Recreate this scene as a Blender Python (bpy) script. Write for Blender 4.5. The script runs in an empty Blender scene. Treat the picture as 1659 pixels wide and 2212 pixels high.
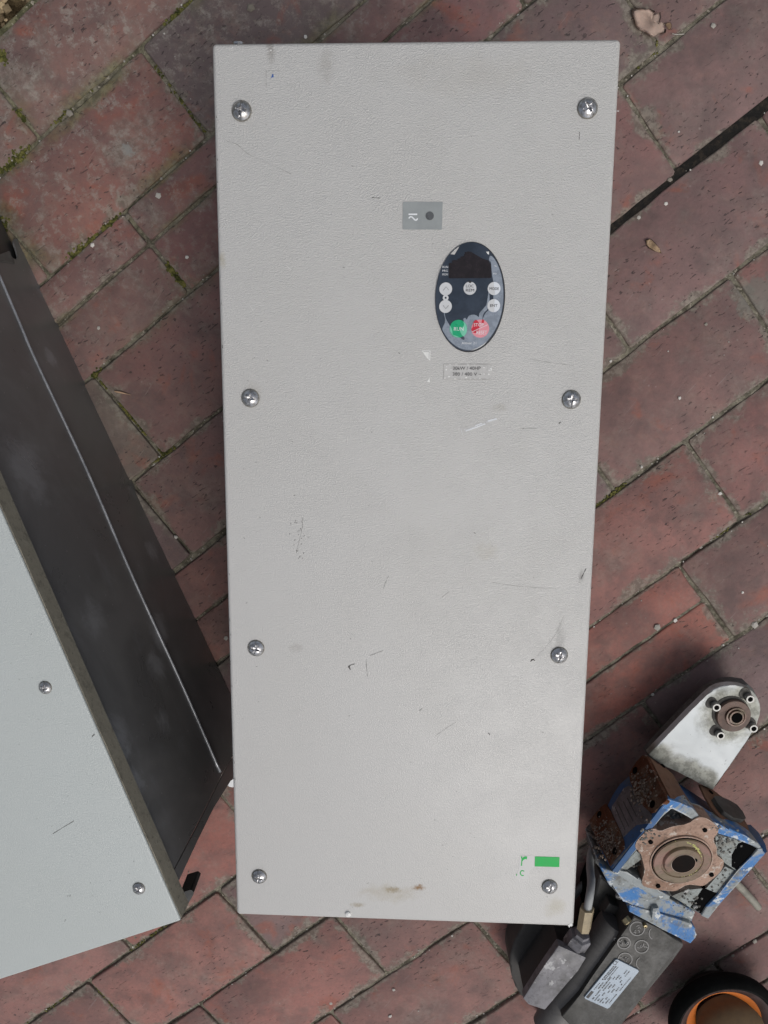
import bpy, bmesh, math, random
from mathutils import Vector, Matrix, noise as mnoise
random.seed(7)
scene = bpy.context.scene
R = math.radians

# ---------------------------------------------------------------- camera
# The place is measured from the photograph: ground plane z = 0, camera straight above the origin.
D = 0.82                      # camera height above the bricks, metres
FPX, PW, PH = 1700.0, 1659.0, 2212.0
CX, CY = PW/2, PH/2
nG = Vector((0.01616, -0.20252, 0.97915)).normalized()     # ground normal seen from the camera (x right, y down, z forward)
xG = (Vector((1, 0, 0)) - nG*nG.x).normalized()
yG = nG.cross(xG)
def cam2world(v): return Vector((v.dot(xG), -v.dot(yG), -v.dot(nG)))
CAM = Vector((0, 0, D))
cd = bpy.data.cameras.new('camera'); cam = bpy.data.objects.new('camera', cd)
scene.collection.objects.link(cam)
cd.sensor_fit = 'VERTICAL'; cd.sensor_height = 24.0; cd.lens = FPX/PH*24.0
cd.clip_start = 0.01; cd.clip_end = 100
cx_, cy_, cz_ = cam2world(Vector((1, 0, 0))), cam2world(Vector((0, -1, 0))), cam2world(Vector((0, 0, -1)))
cam.matrix_world = Matrix(((cx_.x, cy_.x, cz_.x, 0), (cx_.y, cy_.y, cz_.y, 0), (cx_.z, cy_.z, cz_.z, D), (0, 0, 0, 1)))
scene.camera = cam
cd.dof.use_dof = False

# ---------------------------------------------------------------- world, sun, exposure
SUN_EL, SUN_AZ = 58.0, -52.0           # azimuth measured from +x towards +y: the light comes from the lower right
w = bpy.data.worlds.new('World'); scene.world = w; w.use_nodes = True
nt = w.node_tree; bg = nt.nodes['Background']
sky = nt.nodes.new('ShaderNodeTexSky'); sky.sky_type = 'NISHITA'; sky.sun_disc = False
sky.sun_elevation = R(SUN_EL); sky.sun_rotation = R(90-SUN_AZ)
sky.air_density = 1.0; sky.dust_density = 4.0; sky.ozone_density = 1.0
hs = nt.nodes.new('ShaderNodeHueSaturation'); hs.inputs['Saturation'].default_value = 0.42
nt.links.new(sky.outputs[0], hs.inputs['Color']); nt.links.new(hs.outputs[0], bg.inputs[0])
bg.inputs[1].default_value = 0.105
sl = bpy.data.lights.new('sun', 'SUN'); sl.energy = 1.25; sl.angle = R(26); sl.color = (1.0, 0.97, 0.93)
so = bpy.data.objects.new('sun', sl); scene.collection.objects.link(so)
sd = Vector((math.cos(R(SUN_EL))*math.cos(R(SUN_AZ)), math.cos(R(SUN_EL))*math.sin(R(SUN_AZ)), math.sin(R(SUN_EL))))
so.rotation_euler = sd.to_track_quat('Z', 'Y').to_euler()
vs = scene.view_settings; vs.view_transform = 'Standard'; vs.look = 'None'; vs.exposure = 0.0; vs.gamma = 1.0
scene.cycles.max_bounces = 6

# ---------------------------------------------------------------- helpers
def at(px, py, z=0.0):
    """world point seen at photograph pixel (px, py) that stands z metres above the bricks"""
    d = cam2world(Vector(((px-CX)/FPX, (py-CY)/FPX, 1.0)))
    return CAM + d*((z-D)/d.z)

class NT:
    """small node builder"""
    def __init__(s, name):
        s.m = bpy.data.materials.new(name); s.m.use_nodes = True
        s.t = s.m.node_tree; s.b = s.t.nodes['Principled BSDF']; s.geo = None
    def n(s, typ, **kw):
        nd = s.t.nodes.new(typ)
        for k, v in kw.items(): setattr(nd, k, v)
        return nd
    def put(s, sock, v):
        if isinstance(v, bpy.types.NodeSocket): s.t.links.new(v, sock)
        elif isinstance(v, (tuple, list)) and len(v) == 3 and sock.type == 'RGBA': sock.default_value = (*v, 1)
        else: sock.default_value = v
    def pos(s):
        if not s.geo: s.geo = s.n('ShaderNodeNewGeometry')
        return s.geo.outputs['Position']
    def obj(s): return s.n('ShaderNodeTexCoord').outputs['Object']
    def map(s, v, scale=(1, 1, 1), rot=(0, 0, 0), loc=(0, 0, 0)):
        m = s.n('ShaderNodeMapping'); s.put(m.inputs[0], v)
        m.inputs['Scale'].default_value = scale; m.inputs['Rotation'].default_value = rot
        s.put(m.inputs['Location'], loc)
        return m.outputs[0]
    def noise(s, v, scale, detail=4, rough=.55, dist=0.0):
        m = s.n('ShaderNodeTexNoise'); s.put(m.inputs['Vector'], v); m.inputs['Scale'].default_value = scale
        m.inputs['Detail'].default_value = detail; m.inputs['Roughness'].default_value = rough
        m.inputs['Distortion'].default_value = dist
        return m.outputs['Fac']
    def vor(s, v, scale, feature='F1', rnd=1.0):
        m = s.n('ShaderNodeTexVoronoi', feature=feature); s.put(m.inputs['Vector'], v)
        m.inputs['Scale'].default_value = scale; m.inputs['Randomness'].default_value = rnd
        return m.outputs['Distance']
    def ramp(s, f, a, b, lo=0.0, hi=1.0):
        m = s.n('ShaderNodeMapRange', clamp=True, interpolation_type='SMOOTHSTEP'); s.put(m.inputs[0], f)
        for i, x in enumerate((a, b, lo, hi)): m.inputs[i+1].default_value = x
        return m.outputs[0]
    def math(s, op, a, b=0.0):
        m = s.n('ShaderNodeMath', operation=op); s.put(m.inputs[0], a); s.put(m.inputs[1], b); return m.outputs[0]
    def mix(s, f, a, b, mode='MIX'):
        m = s.n('ShaderNodeMix', data_type='RGBA', blend_type=mode)
        s.put(m.inputs[0], f); s.put(m.inputs[6], a); s.put(m.inputs[7], b); return m.outputs[2]
    def bump(s, h, strength=.3, dist=.001, normal=None):
        m = s.n('ShaderNodeBump'); s.put(m.inputs['Height'], h)
        m.inputs['Strength'].default_value = strength; m.inputs['Distance'].default_value = dist
        if normal is not None: s.put(m.inputs['Normal'], normal)
        return m.outputs[0]
    def fin(s, color=None, rough=None, metal=None, normal=None, spec=None, alpha=None, coat=None):
        for k, v in (('Base Color', color), ('Roughness', rough), ('Metallic', metal), ('Normal', normal),
                     ('Specular IOR Level', spec), ('Alpha', alpha), ('Coat Weight', coat)):
            if v is not None: s.put(s.b.inputs[k], v)
        return s.m

def link(o, parent=None):
    scene.collection.objects.link(o)
    if parent is not None: o.parent = parent
    return o
def thing(name, label, cat, mat=None, group=None, kind=None):
    o = bpy.data.objects.new(name, None); o.empty_display_size = .02
    if mat is not None: o.matrix_world = mat
    link(o); tag(o, label, cat, group, kind); WM[o.name] = o.matrix_world.copy()
    return o
def tag(o, label=None, cat=None, group=None, kind=None):
    for k, v in (('label', label), ('category', cat), ('group', group), ('kind', kind)):
        if v: o[k] = v
    return o
WM = {}
def root_inv(parent):
    p = parent
    while p.parent: p = p.parent
    return WM[p.name].inverted() if p.name in WM else Matrix.Identity(4)
def finish(bm, name, m, parent=None, smooth=None, world=False, label=None):
    """bm -> one mesh object. Vertices are in the root's frame; world=True brings them there from world space."""
    if world and parent is not None: bm.transform(root_inv(parent))
    bmesh.ops.recalc_face_normals(bm, faces=bm.faces)
    me = bpy.data.meshes.new(name); bm.to_mesh(me); bm.free()
    for x in (m if isinstance(m, (list, tuple)) else [m]): me.materials.append(x)
    if smooth:
        for p in me.polygons: p.use_smooth = True
        if smooth is not True: me.set_sharp_from_angle(angle=R(smooth))
    o = link(bpy.data.objects.new(name, me), parent)
    if label: o['label'] = label
    return o

def add_prism(bm, top, bot, bevel=0, seg=2):
    """closed solid between two outlines with the same number of points"""
    n = len(top)
    a = [bm.verts.new(p) for p in top]; b = [bm.verts.new(p) for p in bot]
    fs = [bm.faces.new(a), bm.faces.new(b[::-1])]
    for i in range(n): fs.append(bm.faces.new((a[i], b[i], b[(i+1) % n], a[(i+1) % n])))
    if bevel:
        es = [e for e in {e for f in fs[:1] for e in f.edges}]
        es += [e for f in fs[2:] for e in f.edges if e not in es and e not in fs[1].edges]
        bmesh.ops.bevel(bm, geom=list(dict.fromkeys(es)), offset=bevel, segments=seg, affect='EDGES', profile=.6, clamp_overlap=True)
def prism_px(pts, ztop, zbot, bevel=0, seg=2, bm=None):
    """outline traced at its own height; ztop may be a function of (px, py)"""
    bm = bm or bmesh.new()
    zt = ztop if callable(ztop) else (lambda x, y: ztop)
    top = [at(x, y, zt(x, y)) for x, y in pts]
    bot = [Vector((p.x, p.y, (zbot if not callable(zbot) else zbot(*q)))) for p, q in zip(top, pts)]
    add_prism(bm, top, bot, bevel, seg)
    return bm
def add_box(bm, x0, x1, y0, y1, z0, z1, bevel=0, seg=2):
    r = bmesh.ops.create_cube(bm, size=1)
    bmesh.ops.transform(bm, matrix=Matrix.Translation(((x0+x1)/2, (y0+y1)/2, (z0+z1)/2)) @ Matrix.Diagonal((x1-x0, y1-y0, z1-z0, 1)), verts=r['verts'])
    if bevel:
        es = list({e for v in r['verts'] for e in v.link_edges})
        bmesh.ops.bevel(bm, geom=es, offset=bevel, segments=seg, affect='EDGES', profile=.5)
def add_rings(bm, rings, cap0=True, cap1=True, closed=False):
    vr = [[bm.verts.new(p) for p in r] for r in rings]
    n = len(vr[0])
    for a, b in zip(vr, vr[1:]):
        for i in range(n): bm.faces.new((a[i], a[(i+1) % n], b[(i+1) % n], b[i]))
    if closed:
        a, b = vr[-1], vr[0]
        for i in range(n): bm.faces.new((a[i], a[(i+1) % n], b[(i+1) % n], b[i]))
    else:
        if cap0: bm.faces.new(vr[0][::-1])
        if cap1: bm.faces.new(vr[-1])
def add_lathe(bm, c, prof, n=48, axis=Vector((0, 0, 1)), cap0=True, cap1=True, rot=0.0, closed=False, sx=1.0, bumpf=None):
    """profile (radius, height) turned about axis through c"""
    q = axis.normalized().to_track_quat('Z', 'Y').to_matrix()
    rings = []
    for r, h in prof:
        ring = []
        for i in range(n):
            t = 2*math.pi*i/n + rot
            rr = r*(bumpf(t) if bumpf else 1)
            ring.append(c + q @ Vector((rr*math.cos(t)*sx, rr*math.sin(t), h)))
        rings.append(ring)
    add_rings(bm, rings, cap0, cap1, closed)
def add_tube(bm, path, rad, n=14):
    """smooth tube through points (Catmull-Rom)"""
    P = [path[0]*2-path[1]] + list(path) + [path[-1]*2-path[-2]]
    pts = []
    for i in range(1, len(P)-2):
        for k in range(8):
            t = k/8; a, b, c, d = P[i-1], P[i], P[i+1], P[i+2]
            pts.append(.5*((2*b)+(c-a)*t+(2*a-5*b+4*c-d)*t*t+(-a+3*b-3*c+d)*t**3))
    pts.append(P[-2])
    rings = []; up = Vector((0, 0, 1))
    for i, p in enumerate(pts):
        tdir = (pts[min(i+1, len(pts)-1)]-pts[max(i-1, 0)]).normalized()
        s = tdir.cross(up)
        s = s.normalized() if s.length > 1e-4 else Vector((1, 0, 0))
        u = s.cross(tdir)
        r = rad(i/(len(pts)-1)) if callable(rad) else rad
        rings.append([p + s*(r*math.cos(2*math.pi*k/n)) + u*(r*math.sin(2*math.pi*k/n)) for k in range(n)])
    add_rings(bm, rings)

# ---------------------------------------------------------------- materials
AX = 38.06                                   # direction of the brick rows, degrees from world +x
def mat_brick():
    s = NT('clay_brick'); p = s.pos()
    oi = s.n('ShaderNodeObjectInfo')
    tc = s.n('ShaderNodeTexCoord')
    g = s.n('ShaderNodeSeparateXYZ'); s.put(g.inputs[0], tc.outputs['Generated'])
    def edge(c, L):
        a = s.math('SUBTRACT', 0.5, s.math('ABSOLUTE', s.math('SUBTRACT', c, 0.5)))
        return s.math('MULTIPLY', a, L)
    e = s.math('MINIMUM', edge(g.outputs[0], .205), edge(g.outputs[1], .105))
    off = s.n('ShaderNodeCombineXYZ'); s.put(off.inputs[2], s.math('MULTIPLY', oi.outputs['Random'], 7.0))
    pr = s.n('ShaderNodeVectorMath', operation='ADD'); s.put(pr.inputs[0], p); s.put(pr.inputs[1], off.outputs[0]); pr = pr.outputs[0]
    # region factor: older, dirtier paving towards the top left of the yard
    sp = s.n('ShaderNodeSeparateXYZ'); s.put(sp.inputs[0], p)
    d1 = s.math('ADD', s.math('MULTIPLY', sp.outputs[0], -.75), s.math('MULTIPLY', sp.outputs[1], .9))
    upper = s.ramp(s.math('ADD', d1, s.math('MULTIPLY', s.noise(p, 6, 2), .35)), .28, .62)
    nb = s.noise(pr, 13, 8, .68)
    c = s.mix(s.ramp(nb, .35, .68), oi.outputs['Color'], s.mix(.62, oi.outputs['Color'], (.115, .088, .086)))
    c = s.mix(s.ramp(s.noise(pr, 48, 6, .7), .5, .72, 0, .38), c, (.27, .15, .12))
    c = s.mix(s.ramp(s.noise(pr, 21, 4, .6, .5), .56, .72, 0, .6), c, (.29, .088, .055))
    c = s.mix(s.ramp(s.noise(p, 300, 3, .7), .35, .65, 0, .18), c, (.09, .065, .06))
    c = s.mix(s.ramp(s.noise(pr, 28, 3, .6), .5, .7, 0, .4), c, (.075, .058, .056))
    # grey film of dust and cement
    gf = s.math('MULTIPLY', s.ramp(s.noise(p, 17, 7, .72, .4), .47, .68), s.math('ADD', .28, s.math('MULTIPLY', upper, .55)))
    c = s.mix(gf, c, s.mix(s.ramp(s.noise(p, 120, 4, .75), .38, .62), (.135, .118, .10), (.27, .24, .205)))
    c = s.mix(s.math('MULTIPLY', s.ramp(s.noise(p, 75, 5, .8), .50, .66), s.math('ADD', .04, s.math('MULTIPLY', upper, .6))), c, (.30, .27, .235))
    # cement left along the joints
    ed = s.math('MULTIPLY', s.ramp(s.math('SUBTRACT', e, s.math('MULTIPLY', s.ramp(s.noise(p, 15, 6, .75), .38, .80), .026)), -.006, .0022, 1, 0), .72)
    c = s.mix(ed, c, s.mix(s.ramp(s.noise(p, 160, 3, .7), .4, .6), (.12, .11, .088), (.235, .215, .175)))
    ms = s.math('MULTIPLY', s.math('MULTIPLY', s.ramp(s.math('SUBTRACT', e, s.math('MULTIPLY', s.noise(p, 13, 4, .7), .035)), -.014, -.002, 1, 0),
                                   s.ramp(s.noise(p, 9, 2), .45, .62)), upper)
    c = s.mix(s.math('MULTIPLY', ms, .8), c, s.mix(s.ramp(s.noise(p, 140, 3, .7), .4, .6), (.07, .075, .03), (.16, .15, .06)))
    # wire-cut gouges, stretched along the bricks
    pm = s.map(s.map(pr, (1, 1, 1), (0, 0, -R(AX-6))), (140, 400, 150))
    pits = s.ramp(s.noise(pm, 1.0, 2.0, .55, .5), .640, .69)
    pits = s.math('MULTIPLY', pits, s.ramp(s.noise(pr, 11, 2), .38, .58, .15, 1))
    c = s.mix(s.math('MULTIPLY', pits, .82), c, (.040, .030, .029))
    # pale specks
    v = s.vor(p, 95)
    sk = s.math('MULTIPLY', s.ramp(v, .06, .13, 1, 0), s.ramp(s.noise(p, 33, 2), .57, .63))
    c = s.mix(s.math('MULTIPLY', sk, .3), c, (.34, .29, .26))
    sc2 = s.ramp(s.noise(s.map(s.map(pr, (1, 1, 1), (0, 0, -R(AX+14))), (30, 420, 60)), 1, 3, .6), .66, .74, 0, .22)
    c = s.mix(sc2, c, (.34, .29, .27))
    for (qx, qy, r_, col) in ((275, 322, .013, (.23, .235, .22)), (1650, 640, .05, (.16, .15, .13))):
        vd = s.n('ShaderNodeVectorMath', operation='DISTANCE'); s.put(vd.inputs[0], p); vd.inputs[1].default_value = at(qx, qy)
        f = s.ramp(s.math('ADD', s.ramp(vd.outputs['Value'], 0, r_, 1, 0), s.math('MULTIPLY', s.math('SUBTRACT', s.noise(p, 1.6/r_, 7, .8), .5), 3.2)), .42, .72)
        c = s.mix(s.math('MULTIPLY', s.math('MULTIPLY', f, s.ramp(vd.outputs['Value'], r_, r_*1.3, 1, 0)), .75), c, col)
    h = s.math('SUBTRACT', s.math('ADD', s.math('MULTIPLY', s.noise(p, 130, 6, .7), .6), s.math('MULTIPLY', s.noise(pr, 25, 3), .8)), s.math('MULTIPLY', pits, .9))
    return s.fin(c, s.ramp(nb, .3, .7, .62, .82), 0, s.bump(h, .55, .0022), .35)
def mat_joint():
    s = NT('joint_sand'); p = s.pos()
    n1 = s.noise(p, 90, 6, .75); n2 = s.noise(p, 11, 3)
    sp = s.n('ShaderNodeSeparateXYZ'); s.put(sp.inputs[0], p)
    d1 = s.math('ADD', s.math('MULTIPLY', sp.outputs[0], -.75), s.math('MULTIPLY', sp.outputs[1], .9))
    upper = s.ramp(d1, .15, .6, .05, .8)
    c = s.mix(s.ramp(n1, .35, .65), (.080, .072, .054), (.245, .225, .175))
    c = s.mix(s.math('MULTIPLY', s.ramp(n2, .4, .6), upper), c, s.mix(s.ramp(n1, .4, .6), (.06, .062, .03), (.18, .17, .09)))
    c = s.mix(s.ramp(s.noise(p, 260, 2), .62, .68, 0, .7), c, (.4, .36, .3))
    return s.fin(c, .95, 0, s.bump(n1, .9, .004), .15)
def mat_black_joint():
    s = NT('black_gap'); p = s.pos()
    n1 = s.noise(p, 120, 5, .7)
    return s.fin(s.mix(s.ramp(n1, .45, .7), (.006, .005, .004), (.035, .026, .018)), .75, 0, s.bump(n1, .8, .003), .25)
def mat_soil():
    s = NT('bare_soil'); p = s.pos(); n1 = s.noise(p, 70, 7, .75)
    c = s.mix(s.ramp(n1, .35, .65), (.05, .035, .018), (.24, .18, .10))
    return s.fin(c, .95, 0, s.bump(n1, 1, .01), .1)
def mat_moss():
    s = NT('moss'); p = s.pos(); n1 = s.noise(p, 150, 4, .7)
    return s.fin(s.mix(s.ramp(n1, .35, .65), (.040, .046, .014), (.165, .155, .050)), .95, 0, s.bump(n1, .8, .002), .1)
def mat_grit(name, a, b):
    s = NT(name); oi = s.n('ShaderNodeTexWhiteNoise'); g = s.n('ShaderNodeNewGeometry')
    s.put(oi.inputs['Vector'], g.outputs['Random Per Island'])
    return s.fin(s.mix(g.outputs['Random Per Island'], a, b), .8)

def edge_mask(s, radius):
    """1 on convex and concave edges of the part, 0 on its flats"""
    bv = s.n('ShaderNodeBevel', samples=6); bv.inputs['Radius'].default_value = radius
    g = s.n('ShaderNodeNewGeometry'); d = s.n('ShaderNodeVectorMath', operation='DOT_PRODUCT')
    s.put(d.inputs[0], bv.outputs[0]); s.put(d.inputs[1], g.outputs['True Normal'])
    return s.ramp(d.outputs['Value'], .80, .985, 1, 0)
# stains on the painted cover: (x px, y px, rx px, ry px, colour, strength) are measured on the face
def mat_paint(name, base, stains, rough=.40, peel=1.0, tint=(.30, .27, .21)):
    s = NT(name); o = s.obj()
    n1 = s.noise(o, 7, 4, .6); n2 = s.noise(o, 38, 6, .7)
    c = s.mix(s.ramp(n1, .38, .66, 0, .14), base, tuple(x*y for x, y in zip(base, (.93, .91, .86))))
    c = s.mix(s.ramp(n2, .55, .78, 0, .16), c, tuple(x*.72 for x in base))
    c = s.mix(s.math('MULTIPLY', edge_mask(s, .0022), s.ramp(s.noise(o, 120, 5, .8), .52, .66, 0, .55)), c, (.17, .15, .12))
    fine = s.noise(s.map(o, (1, 1, 1)), 900, 2, .5)
    c = s.mix(s.ramp(fine, .70, .78, 0, .35), c, tuple(x*.55 for x in base))
    for (x, y, rx, ry, col, st, sc) in stains:
        q = s.map(o, (1/rx, 1/ry, 0.0), (0, 0, 0), (-x/rx, -y/ry, 0))
        ln = s.n('ShaderNodeVectorMath', operation='LENGTH'); s.put(ln.inputs[0], q)
        f = s.math('ADD', s.ramp(ln.outputs['Value'], 0.0, 1.0, 1, 0), s.math('SUBTRACT', s.math('MULTIPLY', s.noise(o, sc, 5, .75), 1.5), 1.15))
        c = s.mix(s.math('MULTIPLY', s.math('MULTIPLY', s.ramp(f, .0, .75), st), s.ramp(ln.outputs['Value'], .8, 1.0, 1, 0)), c, col)
    # orange-peel texture of the powder coat
    pv = s.noise(o, 980, 2.0, .5, .15)
    pv2 = s.vor(o, 900, 'SMOOTH_F1')
    h = s.math('ADD', s.ramp(pv, .38, .66), s.math('MULTIPLY', pv2, .6))
    ox = s.n('ShaderNodeSeparateXYZ'); s.put(ox.inputs[0], o)
    where = s.ramp(s.math('ADD', s.math('MULTIPLY', ox.outputs[0], .9), s.math('ADD', ox.outputs[1], s.math('MULTIPLY', s.noise(o, 6, 3), .35))), -.10, .42, .30, 1.0)
    amp = s.math('MULTIPLY', s.ramp(s.noise(o, 30, 4, .7), .30, .68, .65, 1.0), where)
    nrm = s.bump(s.math('MULTIPLY', h, amp), .60*peel, .00046)
    m = s.fin(c, s.ramp(n2, .3, .7, rough, rough+.1), 0, nrm, .5)
    return m
def simple(name, col, rough=.5, metal=0.0, vary=.25, scale=60, bump=.25, bd=.0008, spec=.5, dark=None, coat=None):
    s = NT(name); p = s.pos(); n1 = s.noise(p, scale, 6, .7); n2 = s.noise(p, scale*.2, 3)
    lo = dark or tuple(x*(1-vary) for x in col); hi = tuple(min(1, x*(1+vary*.6)) for x in col)
    c = s.mix(s.ramp(n1, .35, .65), lo, hi); c = s.mix(s.ramp(n2, .45, .7, 0, vary), c, lo)
    return s.fin(c, s.ramp(n1, .3, .7, max(rough-.08, .05), rough+.08), metal, s.bump(n1, bump, bd), spec, None, coat)
def worn(name, base, worn_c, dirt, wear=(.5, .56), rough=.5, scale=28, dirtamt=(.5, .7), spec=.4, bump=.6, bd=.0012, white=None, edge=0.0):
    """paint worn through to something else, then dirt on top"""
    s = NT(name); p = s.pos()
    n1 = s.noise(p, scale, 9, .72, .5); n2 = s.noise(p, scale*1.9, 6, .75); n3 = s.noise(p, scale*7, 4, .7)
    c = s.mix(s.ramp(n1, *wear), base, worn_c)
    c = s.mix(s.ramp(n2, *dirtamt, 0, .85), c, dirt)
    c = s.mix(s.ramp(n3, .58, .66, 0, .5), c, tuple(min(1, x*.45) for x in dirt))
    if white: c = s.mix(s.ramp(s.noise(p, scale*3, 3, .7), .60, .65, 0, .8), c, white)
    if edge: c = s.mix(s.math('MULTIPLY', s.math('MULTIPLY', edge_mask(s, edge), s.ramp(n2, .40, .58)), .9), c, white or worn_c)
    h = s.math('ADD', s.math('MULTIPLY', n1, .6), s.math('MULTIPLY', n3, .5))
    return s.fin(c, s.ramp(n2, .3, .7, rough, rough+.25), 0, s.bump(h, bump, bd), spec)

M = {}
M['brick'] = mat_brick(); M['joint'] = mat_joint(); M['gap'] = mat_black_joint(); M['soil'] = mat_soil(); M['moss'] = mat_moss()
M['grit'] = mat_grit('pale_grit', (.16, .14, .11), (.62, .60, .56)); M['gravel'] = mat_grit('brown_gravel', (.10, .07, .035), (.38, .29, .17))
def mat_screw():
    s = NT('zinc_screw'); o = s.obj(); n1 = s.noise(o, 420, 4, .7); n2 = s.noise(o, 1200, 3, .6)
    c = s.mix(s.ramp(n1, .42, .62), (.62, .62, .63), (.30, .29, .28))
    oi = s.n('ShaderNodeObjectInfo'); c = s.mix(s.math('MULTIPLY', oi.outputs['Random'], .45), c, (.20, .19, .175))
    return s.fin(c, s.ramp(n1, .35, .65, .20, .42), 1.0, s.bump(n2, .25, .0003))
M['screw'] = mat_screw()
M['dark'] = simple('black_steel', (.050, .049, .047), .42, .0, .35, 45, .15, .0006, .55)
M['ink_dark'] = simple('dark_ink', (.018, .018, .020), .5, 0, .1, 200, .0)
M['ink_white'] = simple('white_ink', (.72, .74, .76), .4, 0, .05, 200, .0)
M['scuff'] = simple('black_scuff', (.075, .07, .065), .8, 0, .4, 300, .1)
M['scuff_soft'] = simple('grey_scuff', (.30, .29, .27), .7, 0, .25, 300, .1)
M['chip'] = simple('pale_chip', (.72, .72, .70), .5, 0, .1, 200, .1)
M['green'] = simple('green_print', (.018, .42, .085), .65, 0, .06, 150, .05)

# ---------------------------------------------------------------- the ground and the bricks
a_dir = Vector((math.cos(R(AX)), math.sin(R(AX)), 0)); b_dir = Vector((math.sin(R(AX)), -math.cos(R(AX)), 0))
def UV(u, v, z=0): return a_dir*(u*D) + b_dir*(v*D) + Vector((0, 0, z))
bm = bmesh.new()
N = 60
for i in range(N+1):
    for j in range(N+1):
        bm.verts.new((-4+8*i/N, -4+8*j/N, -.016))
bm.verts.ensure_lookup_table()
for i in range(N):
    for j in range(N):
        q = i*(N+1)+j; bm.faces.new([bm.verts[k] for k in (q, q+N+1, q+N+2, q+1)])
ground = finish(bm, 'ground', M['soil']); tag(ground, 'bare brown soil under and beyond the brick paving', kind='structure')

EDGES = [-.569, -.456, -.332, -.2115, -.079, .0455, .180, .315, .445, .576, .707, .848, .983, 1.115, 1.245, 1.375]
ANCH = [[-.184], [-.283, -.024], [-.415, -.160], [-.320], [-.120, .135, .388], [.227, .497], [-.145, .111, .374], [-.840, -.040, .2175],
        [-.930, -.676, -.421, -.150, .121], [-.567, -.290, -.026], [-.676, -.411], [-.560, -.300], [-.43], [-.30], [-.5]]
PITCH = .2555
bm = bmesh.new()        # the bed the bricks lie in, slightly uneven
p0, p1 = UV(-2.0, -.572), UV(1.6, -.572)
NU, NV = 300, 160
for i in range(NU+1):
    for j in range(NV+1):
        q = UV(-2.0+3.6*i/NU, -.572+1.96*j/NV)
        bm.verts.new((q.x, q.y, -.0030 + .0024*mnoise.noise(q*30) + .0010*mnoise.noise(q*110)))
bm.verts.ensure_lookup_table()
for i in range(NU):
    for j in range(NV):
        q = i*(NV+1)+j; bm.faces.new([bm.verts[k] for k in (q, q+NV+1, q+NV+2, q+1)])
pave = finish(bm, 'pavement', M['joint'], None, True); tag(pave, 'worn red clay brick paving with sandy mossy joints', kind='structure')

def brick_mesh(L, Wd, seed):
    """worn brick: chamfered, softly wavy outline and top"""
    rnd = random.Random(seed); bm = bmesh.new()
    nx = 10 if L > .15 else 8; ny = 4 if Wd > .07 else 2
    def outline(inset, z):
        pts = []
        x, y = L/2-inset, Wd/2-inset; cr = .0022
        seq = [(-x+cr, -y)] + [(-x+cr+(2*x-2*cr)*k/nx, -y) for k in range(1, nx)] + [(x-cr, -y), (x, -y+cr)]
        seq += [(x, -y+cr+(2*y-2*cr)*k/ny) for k in range(1, ny)] + [(x, y-cr), (x-cr, y)]
        seq += [(x-cr-(2*x-2*cr)*k/nx, y) for k in range(1, nx)] + [(-x+cr, y), (-x, y-cr)]
        seq += [(-x, y-cr-(2*y-2*cr)*k/ny) for k in range(1, ny)] + [(-x, -y+cr)]
        for (px, py) in seq:
            k = mnoise.noise(Vector((px*34, py*34, seed*3.7)))*.0015 + mnoise.noise(Vector((px*150, py*150, seed*1.3)))*.0009
            s_ = 1 - k/ max(abs(px), abs(py), .02)
            pts.append(Vector((px*s_, py*s_, z + mnoise.noise(Vector((px*30, py*30, seed+9)))*.0006)))
        return pts
    rings = [outline(0, -.012), outline(0, -.0022), outline(.0005, -.0007), outline(.0016, 0.0)]
    add_rings(bm, rings, False, True)
    return bm
MESH = {}
def get_mesh(kind, k):
    key = (kind, k)
    if key not in MESH:
        L = PITCH*D-.0075; Wd = {'full': .1015, 'half': .0485}[kind]
        bm = brick_mesh(L, Wd, k+{'full': 0, 'half': 50}[kind]); bmesh.ops.recalc_face_normals(bm, faces=bm.faces)
        me = bpy.data.meshes.new('brick'); bm.to_mesh(me); bm.free(); me.materials.append(M['brick'])
        for p in me.polygons: p.use_smooth = True
        me.set_sharp_from_angle(angle=R(40))
        MESH[key] = me
    return MESH[key]
TONES = [(.225, .098, .082), (.205, .102, .088), (.185, .098, .088), (.165, .093, .085), (.135, .088, .086), (.235, .092, .073)]
def brick(u0, u1, v0, v1, tone, kind='full'):
    L0 = PITCH*D-.0075; W0 = {'full': .1015, 'half': .0485}[kind]
    o = bpy.data.objects.new('brick', get_mesh(kind, random.randrange(5)))
    gap = .0038 if kind == 'full' else .0026
    gu = .0036
    c = UV((u0+u1)/2, (v0+v1)/2)
    o.location = (c.x, c.y, random.uniform(-.0013, .0010))
    flip = random.choice((0, math.pi))
    o.rotation_euler = (random.uniform(-.004, .004), random.uniform(-.006, .006), R(AX)+flip+random.uniform(-.004, .004))
    o.scale = (((u1-u0)*D-gu)/L0, ((v1-v0)*D-gap)/W0, 1)
    o.color = (*tone, 1)
    link(o, pave); return o
TONE_AT = {}
def tone_for(u, v, r):
    # darker brown and purple bricks more often towards the top, redder ones lower down
    w_ = min(1, max(0, (.42-v)/.7))
    k = random.random()
    red = TONES[random.choice((0, 0, 1, 5, 1, 2))]; upper = TONES[random.choice((2, 3, 3, 4, 2, 1))]
    t = upper if random.random() < w_ else red
    if k < .07: t = TONES[4]
    j = random.uniform(.9, 1.1)
    return tuple(x*j*1.22 for x in t)
SPLIT = {2: (-1.2, .9, .39), 8: (-.44, .10, .47), 1: (.55, .9, .5), 5: (-.55, -.28, .5), 12: (-.7, -.1, .5)}   # rows laid as two thin bricks: u range, where the split falls
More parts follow.
